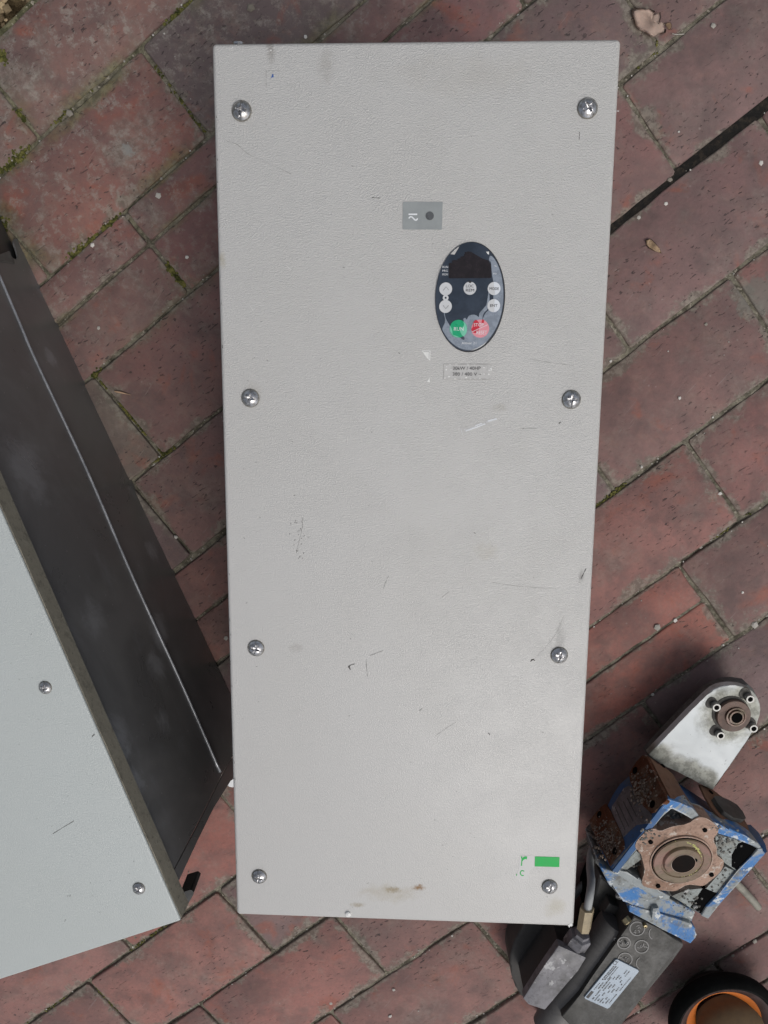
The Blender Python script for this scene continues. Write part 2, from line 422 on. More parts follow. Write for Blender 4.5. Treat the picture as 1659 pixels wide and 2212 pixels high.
OVER = {(9, -.026): (.150, .098, .096), (9, -.290): (.215, .10, .085), (8, -.676): (.165, .105, .098), (8, -.930): (.25, .115, .095), (8, -.421): (.235, .105, .09),
        (1, -.024): (.105, .080, .078), (1, -.283): (.185, .085, .070), (2, -.160): (.155, .082, .074), (3, -.320): (.165, .088, .080), (3, -.575): (.13, .10, .08),
        (0, -.184): (.165, .092, .078), (0, -.440): (.16, .09, .075), (0, .0715): (.11, .088, .084), (1, .2315): (.115, .078, .070), (4, -.120): (.20, .085, .070), (4, .388): (.175, .105, .098),
        (4, .135): (.175, .092, .085), (5, .227): (.165, .095, .09), (6, .111): (.185, .098, .088), (6, .374): (.20, .10, .088), (7, .2175): (.20, .092, .082), (7, -.040): (.215, .098, .084)}
for r in range(len(EDGES)-1):
    v0, v1 = EDGES[r], EDGES[r+1]
    if r == 4: v1 = .0447
    if r == 5: v0 = .0483
    A = sorted(ANCH[r])
    us = list(A)
    while us[0] > -1.32: us.insert(0, us[0]-PITCH)
    while us[-1] < .80: us.append(us[-1]+PITCH)
    out = []
    for x, y in zip(us, us[1:]):
        nseg = max(1, round((y-x)/PITCH))
        out += [x+(y-x)*k/nseg for k in range(nseg)]
    out.append(us[-1])
    for x, y in zip(out, out[1:]):
        t = tone_for(x, v0, r)
        for (rr, uu), tt in OVER.items():
            if rr == r and abs(uu-x) < .03: t = tuple(q_*1.27 for q_ in tt)
        sp = SPLIT.get(r)
        if sp and sp[0] <= x < sp[1]:
            vm = v0+(v1-v0)*sp[2]
            brick(x, y, v0, vm, t, 'half'); t2 = tuple(c*random.uniform(.9, 1.1) for c in t)
            brick(x, y, vm, v1, t2, 'half')
        else: brick(x, y, v0, v1, t)
# the wide black gap between two rows, right of the big cabinet
bm = bmesh.new()
for i in range(81):
    u = -.02+.75*i/80
    for v in (.0385, .053): bm.verts.new(UV(u, v, -.0012))
bm.verts.ensure_lookup_table()
for i in range(80): bm.faces.new([bm.verts[k] for k in (2*i, 2*i+1, 2*i+3, 2*i+2)])
finish(bm, 'dark_joint', M['gap'], pave)

# loose grit, chips and moss: nobody could count them
def pebble(bm, c, r, rnd, flat=.6):
    vs_ = []
    n = 5
    for k, (rr, h) in enumerate(((.75, 0), (1, .35), (.55, .85))):
        vs_.append([bm.verts.new(c + Vector((r*rr*rnd.uniform(.75, 1.2)*math.cos(2*math.pi*i/n+k), r*rr*rnd.uniform(.75, 1.2)*math.sin(2*math.pi*i/n+k), r*flat*h*rnd.uniform(.8, 1.2)))) for i in range(n)])
    for a, b in zip(vs_, vs_[1:]):
        for i in range(n): bm.faces.new((a[i], a[(i+1) % n], b[(i+1) % n], b[i]))
    bm.faces.new(vs_[-1])
rnd = random.Random(3); bm = bmesh.new()
for k in range(1500):
    u, v = rnd.uniform(-1.2, .75), rnd.uniform(-.56, 1.1)
    if rnd.random() < .82:
        e_ = rnd.choice(EDGES); v = e_+rnd.gauss(0, .0028)
        z = -.002 if abs(v-e_) < .002 else 0
    else: z = .0
    r_ = rnd.uniform(.0005, .0012)*(1 if rnd.random() < .93 else 2.0)
    pebble(bm, UV(u, v, z), r_, rnd)
for (x, y, r_) in [(150, 245, .0042), (343, 423, .0034), (541, 18, .0042), (276, 468, .003), (404, 556, .0022), (1420, 1355, .0036), (1630, 1349, .0042), (1458, 1340, .0024), (1555, 1066, .0024),
                   (588, 1155, .0024), (398, 1238, .0028), (380, 1160, .0024), (488, 1378, .0028), (1583, 2064, .0024), (1630, 2033, .003), (213, 709, .002), (200, 530, .003), (1525, 700, .0018),
                   (1468, 860, .002), (1541, 55, .0026), (660, 80, .002), (1302, 140, .002), (1604, 1280, .0018), (850, 2138, .0022), (843, 2195, .0026), (715, 2168, .002), (1644, 352, .0024),
                   (1447, 388, .0026), (1438, 440, .0022), (1380, 470, .002)]:
    pebble(bm, at(x, y, 0), r_, rnd, .45)
g = finish(bm, 'grit', M['grit']); tag(g, 'pale sand grains and stone chips scattered along the brick joints', 'grit', kind='stuff')
bm = bmesh.new()
def moss_line(x0, y0, x1, y1, n, wd, rr):
    for k in range(int(n*.55)):
        t = rnd.random(); c = at(x0+(x1-x0)*t, y0+(y1-y0)*t, 0)
        f = mnoise.noise(c*30)
        if f < .02: continue
        c = c + Vector((rnd.gauss(0, wd*.7), rnd.gauss(0, wd*.7), -.0022 + abs(rnd.gauss(0, .0006))))
        pebble(bm, c, rnd.uniform(.4, 1)*rr, rnd, .7)
for l in [(0, 368, 82, 296, 400, .004, .0022), (82, 296, 303, 104, 260, .002, .0015), (303, 104, 414, 0, 300, .003, .0018), (303, 95, 330, 130, 250, .004, .0022), (104, 600, 290, 440, 900, .0034, .0022),
          (289, 470, 352, 565, 600, .002, .0018), (352, 565, 407, 629, 420, .0018, .0018), (407, 629, 470, 586, 200, .0014, .0014), (214, 822, 350, 982, 400, .0010, .0013), (321, 125, 443, 286, 120, .0015, .0014),
          (330, 1000, 400, 950, 200, .0018, .0016), (90, 590, 105, 615, 250, .004, .002), (36, 236, 78, 298, 150, .002, .0018), (200, 815, 230, 800, 160, .003, .0018), (0, 480, 40, 540, 150, .005, .002),
          (57, 2212, 191, 2121, 240, .0016, .0014), (191, 2121, 279, 2212, 160, .0014, .0013), (191, 2121, 357, 2001, 260, .0014, .0014), (0, 115, 6, 130, 120, .003, .0018), (1290, 1096, 1350, 1046, 160, .002, .0015),
          (1349, 150, 1420, 95, 160, .003, .0016), (1540, 1165, 1620, 1110, 120, .0016, .0014)]:
    moss_line(*l)
mo = finish(bm, 'moss', M['moss']); tag(mo, 'green and yellow moss growing in the joints between bricks', 'moss', kind='stuff')
bm = bmesh.new()
for k in range(1500):
    u, v = rnd.uniform(-.5, .1), rnd.uniform(-.72, -.574)
    pebble(bm, UV(u, v, -.006), rnd.uniform(.0015, .005), rnd, .8)
gv = finish(bm, 'gravel', M['gravel']); tag(gv, 'coarse brown gravelly soil past the edge of the bricks, top left corner', 'gravel', kind='stuff')

# ---------------------------------------------------------------- screw with crossed and slotted recess
def screw_bm(r, h, th, base=0.0):
    bm = bmesh.new(); n, m_ = 88, 22
    def hz(x, y, rr):
        z = h*(max(0.0, 1-(rr*.94)**2.3))
        a = x*math.cos(th)+y*math.sin(th); b = -x*math.sin(th)+y*math.cos(th)
        slot = 1-min(1, max(0, (abs(b)-.085)/.03))
        z -= .26*h*slot
        arm = lambda p, q: (1-min(1, max(0, (abs(q)-(.13-.10*abs(p)))/.05))) * (1-min(1, max(0, (abs(p)-.50)/.08)))
        z -= .62*h*max(arm(a, b), arm(b, a))*(1-.75*min(1, rr/.6))
        return z
    rings = []
    for j in range(m_, 0, -1):
        rr = (j/m_)
        rings.append([bm.verts.new((r*rr*math.cos(2*math.pi*i/n), r*rr*math.sin(2*math.pi*i/n), base+hz(rr*math.cos(2*math.pi*i/n), rr*math.sin(2*math.pi*i/n), rr))) for i in range(n)])
    cc = bm.verts.new((0, 0, base+hz(0, 0, 0)))
    b0 = [bm.verts.new((r*math.cos(2*math.pi*i/n), r*math.sin(2*math.pi*i/n), 0)) for i in range(n)]
    rings.insert(0, b0)
    for a, b in zip(rings, rings[1:]):
        for i in range(n): bm.faces.new((a[i], a[(i+1) % n], b[(i+1) % n], b[i]))
    for i in range(n): bm.faces.new((rings[-1][i], rings[-1][(i+1) % n], cc))
    return bm
M['ring'] = simple('grime_ring', (.20, .19, .165), .7, 0, .3, 500, .3)
SCREW_ME = {}
def screw(parent, x, y, r, th, z=0.0):
    o = finish(screw_bm(r, r*.50, 0, r*.16), 'screw', M['screw'], parent, 35) if not SCREW_ME else link(bpy.data.objects.new('screw', SCREW_ME['s']), parent)
    if not SCREW_ME: SCREW_ME['s'] = o.data; SCREW_ME['r'] = r
    k = r/SCREW_ME['r']; o.location = (x, y, z); o.scale = (k, k, k); o.rotation_euler = (random.uniform(-.03, .03), random.uniform(-.03, .03), th)
    b = bmesh.new()
    add_lathe(b, Vector((0, 0, .0001)), [(r*1.10, 0), (r*1.06, r*.10), (r*.9, r*.12)], 32)
    w_ = finish(b, 'washer', M['ring'], parent, 35); w_.location = (x, y, z)
    return o

# ---------------------------------------------------------------- the large cabinet
D0 = 0.572                                               # camera to its face
nF = Vector((.0440, -.1730, 1)).normalized()             # its own face, tipped about two degrees from the paving
zF = cam2world(-nF)
def face_pt(px, py):
    d = cam2world(Vector(((px-CX)/FPX, (py-CY)/FPX, 1.0)))
    return CAM + d*(-D0/ d.dot(zF))
q = [face_pt(*p) for p in ((458, 93), (1343, 83), (1239, 2003), (510, 1977))]
cF = sum(q, Vector())/4
xF = ((q[1]-q[0]) + (q[2]-q[3])).normalized(); xF = (xF - zF*xF.dot(zF)).normalized(); yF = zF.cross(xF)
MF = Matrix.Translation(cF) @ Matrix((xF, yF, zF)).transposed().to_4x4()
MFi = MF.inverted()
def F(px, py, h=0.0):
    """pixel -> coordinates on the cabinet's face"""
    v = MFi @ face_pt(px, py); return Vector((v.x, v.y, h))
qa = [F(*p) for p in ((458, 93), (1343, 83), (1239, 2003), (510, 1977))]
HX = (qa[1].x+qa[2].x-qa[0].x-qa[3].x)/4; HY = (qa[0].y+qa[1].y-qa[2].y-qa[3].y)/4
S1 = .00034                                              # metres per picture pixel on the face, roughly
def st(px, py, rx, ry, col, s_, sc=60): v = F(px, py); return (v.x, v.y, rx*S1, ry*S1, col, s_, sc)
M['paint1'] = mat_paint('grey_powder_coat', (.494, .489, .474), [
    st(905, 1917, 34, 20, (.22, .125, .05), 1.0, 300), st(848, 1922, 46, 20, (.25, .20, .12), 1.0, 420), st(772, 1955, 40, 14, (.27, .22, .14), .7, 260), st(840, 1930, 170, 50, (.36, .31, .22), .45, 90),
    st(1200, 1960, 60, 60, (.37, .34, .26), .55, 80), st(545, 850, 45, 60, (.36, .34, .30), .35, 120), st(705, 145, 40, 70, (.30, .28, .25), .4, 160), st(585, 110, 22, 60, (.24, .22, .20), .6, 200),
    st(640, 1400, 40, 26, (.33, .31, .29), .4, 160), st(1210, 1380, 26, 90, (.27, .26, .25), .5, 260), st(1256, 1245, 16, 36, (.22, .21, .20), .7, 320), st(1080, 880, 40, 22, (.36, .34, .30), .45, 240),
    st(1000, 160, 330, 100, (.36, .33, .27), .18, 40), st(480, 560, 20, 40, (.36, .32, .22), .5, 200), st(1050, 1190, 60, 50, (.38, .35, .28), .3, 150)], rough=.33, peel=1.0)
cab = thing('drive_cabinet', 'large upright beige-grey cabinet with an oval black keypad in the middle of the picture', 'cabinet', MF, 'metal drive cabinets lying on the bricks')
bm = bmesh.new(); add_box(bm, -HX, HX, -HY, HY, -.026, 0, .0030, 4); finish(bm, 'cover', M['paint1'], cab, 35)
bm = bmesh.new(); add_box(bm, -HX+.003, HX-.003, -HY+.003, HY-.003, -.222, -.024, .001, 1); finish(bm, 'chassis', M['dark'], cab)
for (x, y, r_, th) in [(522, 240, .00635, 80), (1269, 234, .0063, -55), (541, 860, .0061, 75), (1234, 863, .0062, 84), (553, 1400, .0060, -18), (1208, 1415, .0060, 76), (560, 1893, .0058, -10), (1187, 1915, .0058, 76)]:
    v = F(x, y); screw(cab, v.x, v.y, r_, R(th))
bm = bmesh.new(); c = F(507, 84); c = Vector((c.x, HY, -.012))
add_lathe(bm, c, [(.0030, 0), (.0030, .0006), (.0048, .0006), (.0048, .0016), (.0030, .0016), (.0030, .0026), (.0044, .0026), (.0044, .0040), (.0034, .0048)], 20, Vector((0, 1, 0)))
finish(bm, 'side_screw', M['screw'], cab, 35)
bm = bmesh.new(); v = F(752, 1974); add_lathe(bm, v, [(.0024, 0), (.0022, .0012), (.0012, .0018)], 20); finish(bm, 'rivet', M['chip'], cab, 40)

def flat(name, pts, z, m, parent, thick=.0002, sub=None):
    """thin solid sheet on the face, outline in face coordinates"""
    bm = bmesh.new(); add_prism(bm, [Vector((p.x, p.y, z)) for p in pts], [Vector((p.x, p.y, z-thick)) for p in pts])
    return finish(bm, name, m, parent)
def circ(c, r, n=48, a0=0): return [Vector((c.x+r*math.cos(a0+2*math.pi*i/n), c.y+r*math.sin(a0+2*math.pi*i/n), 0)) for i in range(n)]
def text(s_, pl, pr, z, m, parent, h=None, name='lettering', bold=0.0, thick=.00004):
    """lettering fitted between two face points (left and right end of the baseline)"""
    cu = bpy.data.curves.new(name, 'FONT'); cu.body = s_; cu.size = 1; cu.offset = bold; cu.resolution_u = 3
    o = bpy.data.objects.new(name, cu); scene.collection.objects.link(o)
    bpy.context.view_layer.update()
    me = bpy.data.meshes.new_from_object(o.evaluated_get(bpy.context.evaluated_depsgraph_get())); bpy.data.objects.remove(o)
    xs = [v.co.x for v in me.vertices]; ys = [v.co.y for v in me.vertices]
    w_ = max(xs)-min(xs); kx = (pr-pl).length/w_; ky = kx if h is None else h/(max(ys)-min(ys))
    ux = (pr-pl).normalized(); uy = Vector((-ux.y, ux.x, 0)); x0, y0 = min(xs), min(ys)
    for v in me.vertices:
        q_ = pl + ux*((v.co.x-x0)*kx) + uy*((v.co.y-y0)*ky); v.co = (q_.x, q_.y, z)
    me.materials.append(m); me.name = name
    return link(bpy.data.objects.new(name, me), parent)
def stroke(bm, pts, w_, z):
    """flat pen stroke through face points"""
    L, Rr = [], []
    for i, p in enumerate(pts):
        t = (pts[min(i+1, len(pts)-1)]-pts[max(i-1, 0)]).normalized(); n_ = Vector((-t.y, t.x, 0))
        ww = w_(i/(len(pts)-1)) if callable(w_) else w_
        L.append(bm.verts.new((p.x+n_.x*ww/2, p.y+n_.y*ww/2, z))); Rr.append(bm.verts.new((p.x-n_.x*ww/2, p.y-n_.y*ww/2, z)))
    for i in range(len(pts)-1): bm.faces.new((L[i], L[i+1], Rr[i+1], Rr[i]))

# indicator label
M['label_grey'] = simple('grey_film', (.275, .295, .295), .38, 0, .05, 120, .05, .0003)
M['lamp'] = simple('dark_lamp', (.095, .10, .105), .3, 0, .1, 120, .05)
def Kc(x, y): return F(x*.2143+829.5, y*.2143+414.75)       # second zoom of the photograph
ind = flat('indicator_label', [Kc(190, 100), Kc(592, 100), Kc(584, 380), Kc(188, 378)], .0003, M['label_grey'], cab, .0003)
flat('indicator_lamp', circ(Kc(461, 242), (Kc(502, 242)-Kc(419, 242)).length/2), .0006, M['lamp'], ind, .0003)
bm = bmesh.new(); stroke(bm, [Kc(247, 226), Kc(335, 226)], .0010, .0005)
wave = [Kc(250, 268), Kc(258, 256), Kc(270, 250), Kc(283, 254), Kc(297, 268), Kc(310, 282), Kc(322, 286), Kc(333, 279), Kc(339, 266)]
stroke(bm, wave, .0009, .0005); finish(bm, 'current_symbol', M['ink_white'], ind)

# keypad
M['film'] = simple('keypad_film', (.036, .048, .068), .14, 0, .18, 90, .06, .0004, .5)
M['pale'] = simple('film_patch', (.235, .270, .320), .28, 0, .16, 160, .18, .0004, .5)
M['window'] = simple('display_window', (.014, .010, .012), .10, 0, .35, 240, .05, .0003)
M['button'] = simple('white_button', (.56, .57, .58), .35, 0, .04, 200, .02)
M['button_pale'] = simple('white_button_pale', (.66, .69, .73), .35, 0, .04, 200, .02)
M['bgreen'] = simple('green_button', (.004, .335, .150), .32, 0, .05, 200, .02)
M['bgreen_pale'] = simple('green_button_pale', (.17, .52, .36), .32, 0, .06, 200, .03)
M['bred'] = simple('red_button', (.52, .018, .040), .32, 0, .05, 200, .02)
M['bred_pale'] = simple('red_button_pale', (.70, .27, .31), .32, 0, .06, 200, .03)
M['rimgap'] = simple('keypad_gasket', (.012, .012, .014), .6)
def K(x, y): return F(x*.11521+936.2, y*.11521+515.5)
KZ = .0013
def bez(pts, n=10, closed=True):
    out = []; m_ = len(pts)
    for i in range(m_ if closed else m_-1):
        a, b, c, d = (pts[(i+k-1) % m_] for k in range(4)) if closed else (pts[max(0, i-1)], pts[i], pts[i+1], pts[min(m_-1, i+2)])
        for k in range(n):
            t = k/n; out.append(.5*((2*b)+(c-a)*t+(2*a-5*b+4*c-d)*t*t+(-a+3*b-3*c+d)*t**3))
    return out
kc = (K(35, 1110)+K(1325, 1090))/2; kc.y = (K(715, 70).y+K(650, 2112).y)/2
krx = (K(1325, 1090)-K(35, 1110)).length/2; kry = (K(715, 70)-K(650, 2112)).length/2
ka = math.atan2(K(650, 2112).x-K(715, 70).x, -(K(650, 2112).y-K(715, 70).y))*.9
def oval(k=1.0, n=96):
    return [Vector((kc.x + k*krx*math.cos(t)*math.cos(ka*.3) + k*kry*math.sin(t)*math.sin(-ka), kc.y+k*kry*math.sin(t)+k*krx*math.cos(t)*0, 0)) for t in [2*math.pi*i/n for i in range(n)]]
bm = bmesh.new(); o1 = oval(1.0); o2 = oval(.988)
add_rings(bm, [[Vector((p.x, p.y, 0)) for p in oval(1.0)], [Vector((p.x, p.y, KZ*.75)) for p in oval(1.0)], [Vector((p.x, p.y, KZ)) for p in oval(.988)]])
key = finish(bm, 'keypad', M['film'], cab, 40)
bm = bmesh.new(); add_rings(bm, [[Vector((p.x+.0004, p.y-.0002, 0)) for p in oval(1.014)], [Vector((p.x+.0004, p.y-.0002, .0003)) for p in oval(1.014)]])
finish(bm, 'gasket', M['rimgap'], key)
def inoval(x, y, m_=.975):
    """pull a keypad outline point inside the oval"""
    p = K(x, y); dx = (p.x-kc.x+(p.y-kc.y)*math.sin(ka))/krx; dy = (p.y-kc.y)/kry; r_ = math.hypot(dx, dy)
    if r_ <= m_: return p
    dx, dy = dx*m_/r_, dy*m_/r_
    return Vector((kc.x+dx*krx-dy*kry*math.sin(ka), kc.y+dy*kry, 0))
flat('display_window', [K(*p) for p in ((300, 748), (288, 735), (288, 475), (300, 462), (345, 462), (352, 415), (385, 408), (448, 408), (450, 385), (480, 376), (510, 376), (500, 345), (540, 338), (575, 330), (568, 305), (590, 290), (582, 258), (625, 255), (650, 242), (680, 252), (712, 255),
      (735, 272), (780, 300), (850, 340), (920, 380), (985, 402), (1030, 415), (1048, 455), (1072, 480), (1080, 560), (1085, 650), (1085, 725), (1075, 742))], KZ+.00012, M['window'], key, .0001)
# paler patch of the keypad film running round the right and the bottom
pale_r = [(1050, 345), (1085, 330), (1150, 400), (1230, 540), (1290, 760), (1335, 1100), (1300, 1420), (1200, 1720), (1020, 1960), (820, 2080), (650, 2112), (480, 2070), (300, 1950), (200, 1800), (160, 1715), (185, 1640), (210, 1590), (215, 1500), (192, 1385), (190, 1330), (205, 1385), (232, 1500), (300, 1625),
          (330, 1690), (350, 1760), (400, 1815), (490, 1850), (530, 1885), (565, 1900), (582, 1885), (570, 1840), (520, 1800), (500, 1720), (555, 1660), (575, 1600), (560, 1510), (600, 1490), (620, 1520), (665, 1450), (740, 1428), (800, 1440), (850, 1470), (862, 1400), (930, 1320), (990, 1240), (1010, 1140), (1030, 1000),
          (1045, 1010), (1050, 1160), (1040, 1260), (1000, 1340), (950, 1390), (920, 1470), (915, 1560), (925, 1500), (960, 1420), (1020, 1350), (1100, 1290), (1130, 1200), (1120, 1100), (1125, 1000), (1130, 860), (1100, 700), (1085, 560), (1075, 450), (1040, 410)]
pale_pts = [inoval(x, y) for x, y in pale_r]
flat('film_patch', bez(pale_pts, 3), KZ+.00020, M['pale'], key, .00018)
flat('worn_patch', [inoval(300, 262, .985), K(395, 305), K(487, 150), inoval(440, 130, .985), inoval(380, 180, .985)], KZ+.00012, M['paint1'], key, .0001)
flat('worn_patch', [K(985, 252), K(1040, 248), K(1038, 308), K(1010, 290)], KZ+.00012, M['chip'], key, .0001)
BZ = KZ+.00032
rb = (K(348, 945)-K(110, 945)).length/2
for nm, (x, y) in {'up': (230, 948), 'down': (226, 1275), 'loc': (682, 935), 'mode': (1134, 940), 'ent': (1128, 1260)}.items():
    flat('button', circ(K(x, y), rb), BZ, M['button'], key, .00012)
def half_over(c, r_, pts, m): flat('button_patch', pts, BZ+.00008, m, key, .00006)
def clip_circ(cx, cy, r_, test, n=64):
    """the part of a disc where test holds, for the paler half of a button"""
    c = K(cx, cy); pts = [Vector((c.x+r_*.995*math.cos(2*math.pi*i/n), c.y+r_*.995*math.sin(2*math.pi*i/n), 0)) for i in range(n)]
    return [p for p in pts if test(p-c)]
flat('film_patch', clip_circ(1134, 940, rb, lambda d: d.x > -rb*.02+d.y*-.12), BZ+.00008, M['button_pale'], key, .00006)
flat('film_patch', clip_circ(1128, 1260, rb, lambda d: d.x > rb*.0), BZ+.00008, M['button_pale'], key, .00006)
bm = bmesh.new(); c = K(228, 1113)
add_rings(bm, [[Vector((p.x, p.y, BZ+.0001)) for p in circ(c, rb*.46, 32)], [Vector((p.x, p.y, BZ+.0001)) for p in circ(c, rb*.16, 32)]], False, False)
finish(bm, 'ring', M['button'], key)
rg = (K(628, 1690)-K(302, 1690)).length/2
flat('button', circ(K(466, 1692), rg), BZ, M['bgreen'], key, .00012)
flat('button', circ(K(875, 1690), rg*1.02), BZ, M['bred_pale'], key, .00012)
def lobe(pts, m): flat('film_patch', bez([K(*p) for p in pts], 4), BZ+.00008, m, key, .00006)
lobe([(560, 1560), (600, 1600), (622, 1660), (626, 1720), (610, 1780), (570, 1830), (540, 1820), (510, 1770), (500, 1720), (550, 1660), (572, 1610)], M['bgreen_pale'])
lobe([(310, 1640), (345, 1700), (355, 1760), (365, 1805), (420, 1822), (480, 1850), (440, 1852), (390, 1832), (340, 1790), (310, 1730)], M['bgreen_pale'])
lobe([(765, 1545), (800, 1530), (845, 1570), (860, 1640), (855, 1690), (830, 1740), (790, 1770), (755, 1765), (725, 1740), (708, 1700), (735, 1660), (740, 1600)], M['bred'])
lobe([(900, 1575), (915, 1522), (945, 1530), (940, 1580), (925, 1590)], M['bred'])
TZ = BZ+.00022
def kt(s_, x0, x1, y, m, h, bold=0.0, tx=1): text(s_, K(x0, y), K(x1, y), TZ, m, key, (K(x0, y-h)-K(x0, y)).length, bold=bold)
kt('LOC', 608, 752, 920, M['ink_dark'], 52); kt('REM', 606, 760, 998, M['ink_dark'], 52)
kt('MODE', 1048, 1222, 968, M['ink_dark'], 50); kt('ENT', 1060, 1196, 1284, M['ink_dark'], 50)
kt('RUN', 382, 562, 1728, M['ink_white'], 66); kt('STOP', 752, 940, 1648, M['ink_white'], 60); kt('RESET', 803, 1000, 1798, M['ink_white'], 70)
kt('RUN', 168, 272, 558, M['ink_white'], 40); kt('PRG', 166, 270, 627, M['ink_white'], 38); kt('MON', 166, 270, 696, M['ink_white'], 38)
kt('%', 1135, 1180, 540, M['ink_white'], 36); kt('Hz', 1118, 1180, 678, M['ink_white'], 34); kt('Altivar 21', 526, 798, 1982, M['ink_white'], 46)
bm = bmesh.new(); stroke(bm, [K(726, 1748), K(1012, 1618)], .0003, TZ); finish(bm, 'lettering', M['ink_white'], key)
bm = bmesh.new(); stroke(bm, [K(182, 976), K(236, 908), K(286, 970)], .00025, TZ); stroke(bm, [K(180, 1255), K(230, 1318), K(284, 1255)], .00025, TZ); finish(bm, 'arrow_mark', M['ink_dark'], key)
flat('key_notch', [K(652, 812), K(665, 832), K(684, 840), K(704, 832), K(716, 812), K(700, 798), K(668, 798)], TZ, M['rimgap'], key, .0001)

# rating label, remnants and prints
def L2(x, y): return F(x*.25+888.7, y*.25+740.6)
M['clear'] = simple('clear_label', (.480, .474, .460), .30, 0, .05, 200, .1, .0003)
M['film_grey'] = simple('film_edge', (.44, .43, .41), .5)
rl = flat('rating_label', [L2(280, 185), L2(692, 187), L2(690, 314), L2(280, 314)], .0002, M['clear'], cab, .0002)
text('30kW / 40HP', L2(358, 234), L2(598, 234), .0004, M['ink_dark'], rl, (L2(358, 234)-L2(358, 205)).length)
text('380 / 480 V ~', L2(356, 284), L2(604, 284), .0004, M['ink_dark'], rl, (L2(358, 284)-L2(358, 256)).length)
bm = bmesh.new(); rr = random.Random(5)
def blob(x, y, rx, ry):
    c = L2(x, y); ring = [bm.verts.new((c.x+rx*rr.uniform(.8, 1.5)*.30*S1*math.cos(2*math.pi*k/9), c.y+ry*rr.uniform(.6, 1.1)*.25*S1*math.sin(2*math.pi*k/9), .00045)) for k in range(9)]
    bm.faces.new(ring)
for (x, y, a, b) in [(688, 222, 6, 9), (690, 232, 5, 7), (627, 212, 6, 6), (645, 208, 5, 3), (672, 236, 9, 4), (668, 270, 6, 7), (628, 268, 4, 6), (300, 232, 4, 8), (326, 292, 8, 6), (288, 304, 7, 5), (474, 300, 7, 6), (589, 306, 6, 6), (488, 190, 8, 3), (388, 190, 9, 3), (334, 188, 7, 3), (304, 205, 4, 4), (345, 232, 8, 3), (606, 268, 5, 3), (376, 310, 6, 3), (512, 306, 7, 3), (548, 308, 5, 2), (430, 312, 5, 2), (288, 190, 5, 2), (546, 190, 5, 2), (655, 310, 5, 2), (685, 310, 4, 2)]:
    blob(x, y, a, b)
finish(bm, 'worn_chip', M['chip'], rl)
bm = bmesh.new()
for a, b in (((280, 186), (692, 187)), ((281, 186), (280, 314)), ((280, 314), (690, 314))): stroke(bm, [L2(*a), L2(*b)], .0003, .00035)
finish(bm, 'label_edge', M['film_grey'], rl)
cl = flat('sticker_corner', [L2(88, 65), L2(165, 66), L2(162, 155), L2(132, 128), L2(108, 94)], .0002, M['chip'], cab, .0002)
bm = bmesh.new(); stroke(bm, [L2(104, 76), L2(154, 77)], .0002, .0003); stroke(bm, [L2(154, 77), L2(152, 138)], .0002, .0003); finish(bm, 'sticker_line', M['ink_dark'], cl)
flat('sticker_corner', [L2(158, 296), L2(158, 340), L2(132, 334), L2(146, 322)], .0002, M['chip'], cab, .0002)
M['ink_w2'] = M['ink_white']
wl = flat('torn_label', [L2(425, 735), L2(740, 650), L2(760, 690), L2(440, 790)], .00012, M['clear'], cab, .0001)
text('Desconecte y espere 15 minutos.', L2(466, 770), L2(746, 668), .0004, M['ink_white'], wl, (L2(466, 770)-L2(466, 745)).length, bold=.0)
bm = bmesh.new(); stroke(bm, [L2(425, 735), L2(440, 792)], .0002, .0003); stroke(bm, [L2(660, 676), L2(700, 664), L2(738, 655)], .0010, .0003); stroke(bm, [L2(552, 716), L2(608, 694)], .0006, .0003); stroke(bm, [L2(470, 762), L2(560, 730), L2(640, 700)], .0007, .0003); finish(bm, 'label_remnant', M['ink_white'], wl)
# green prints: crop 1800..2150 x 3050..3450 at 4.74x
def G1(x, y): return F(x*.125+1066.5, y*.125+1807.1)
M['backing'] = simple('print_backing', (.56, .56, .545), .5, 0, .03, 100, .05)
flat('print_backing', [G1(455, 328), G1(640, 332), G1(708, 335), G1(700, 525), G1(610, 600), G1(600, 738), G1(380, 730), G1(430, 560)], .0001, M['backing'], cab, .0001)
flat('green_print', [G1(712, 342), G1(1138, 355), G1(1132, 525), G1(708, 514)], .0002, M['green'], cab, .0002)
bm = bmesh.new()
def poly(bm, pts, z): bm.faces.new([bm.verts.new((p.x, p.y, z)) for p in pts])
poly(bm, [G1(*p) for p in ((468, 340), (495, 340), (497, 375), (490, 502), (468, 502), (480, 400))], .0002)
poly(bm, [G1(*p) for p in ((497, 375), (520, 345), (550, 340), (578, 345), (572, 395), (548, 385), (515, 400), (494, 430))], .0002)
cpts = [G1(525, 600), G1(505, 588), G1(480, 590), G1(464, 610), G1(460, 635), G1(472, 660), G1(495, 672), G1(525, 665)]
stroke(bm, bez(cpts, 4, False), .0008, .0002); poly(bm, [G1(*p) for p in ((404, 635), (402, 672), (388, 676), (390, 650))], .0002)
finish(bm, 'green_lettering', M['green'], cab)
M['blue'] = simple('blue_ink', (.03, .10, .33), .5)
B1 = lambda x, y: F(x*.125+444.4, y*.125+59.25)
flat('blue_mark', [B1(1150, 808), B1(1172, 810), B1(1168, 845), B1(1178, 855), B1(1150, 862), B1(1128, 880), B1(1142, 840)], .0002, M['blue'], cab, .0002)
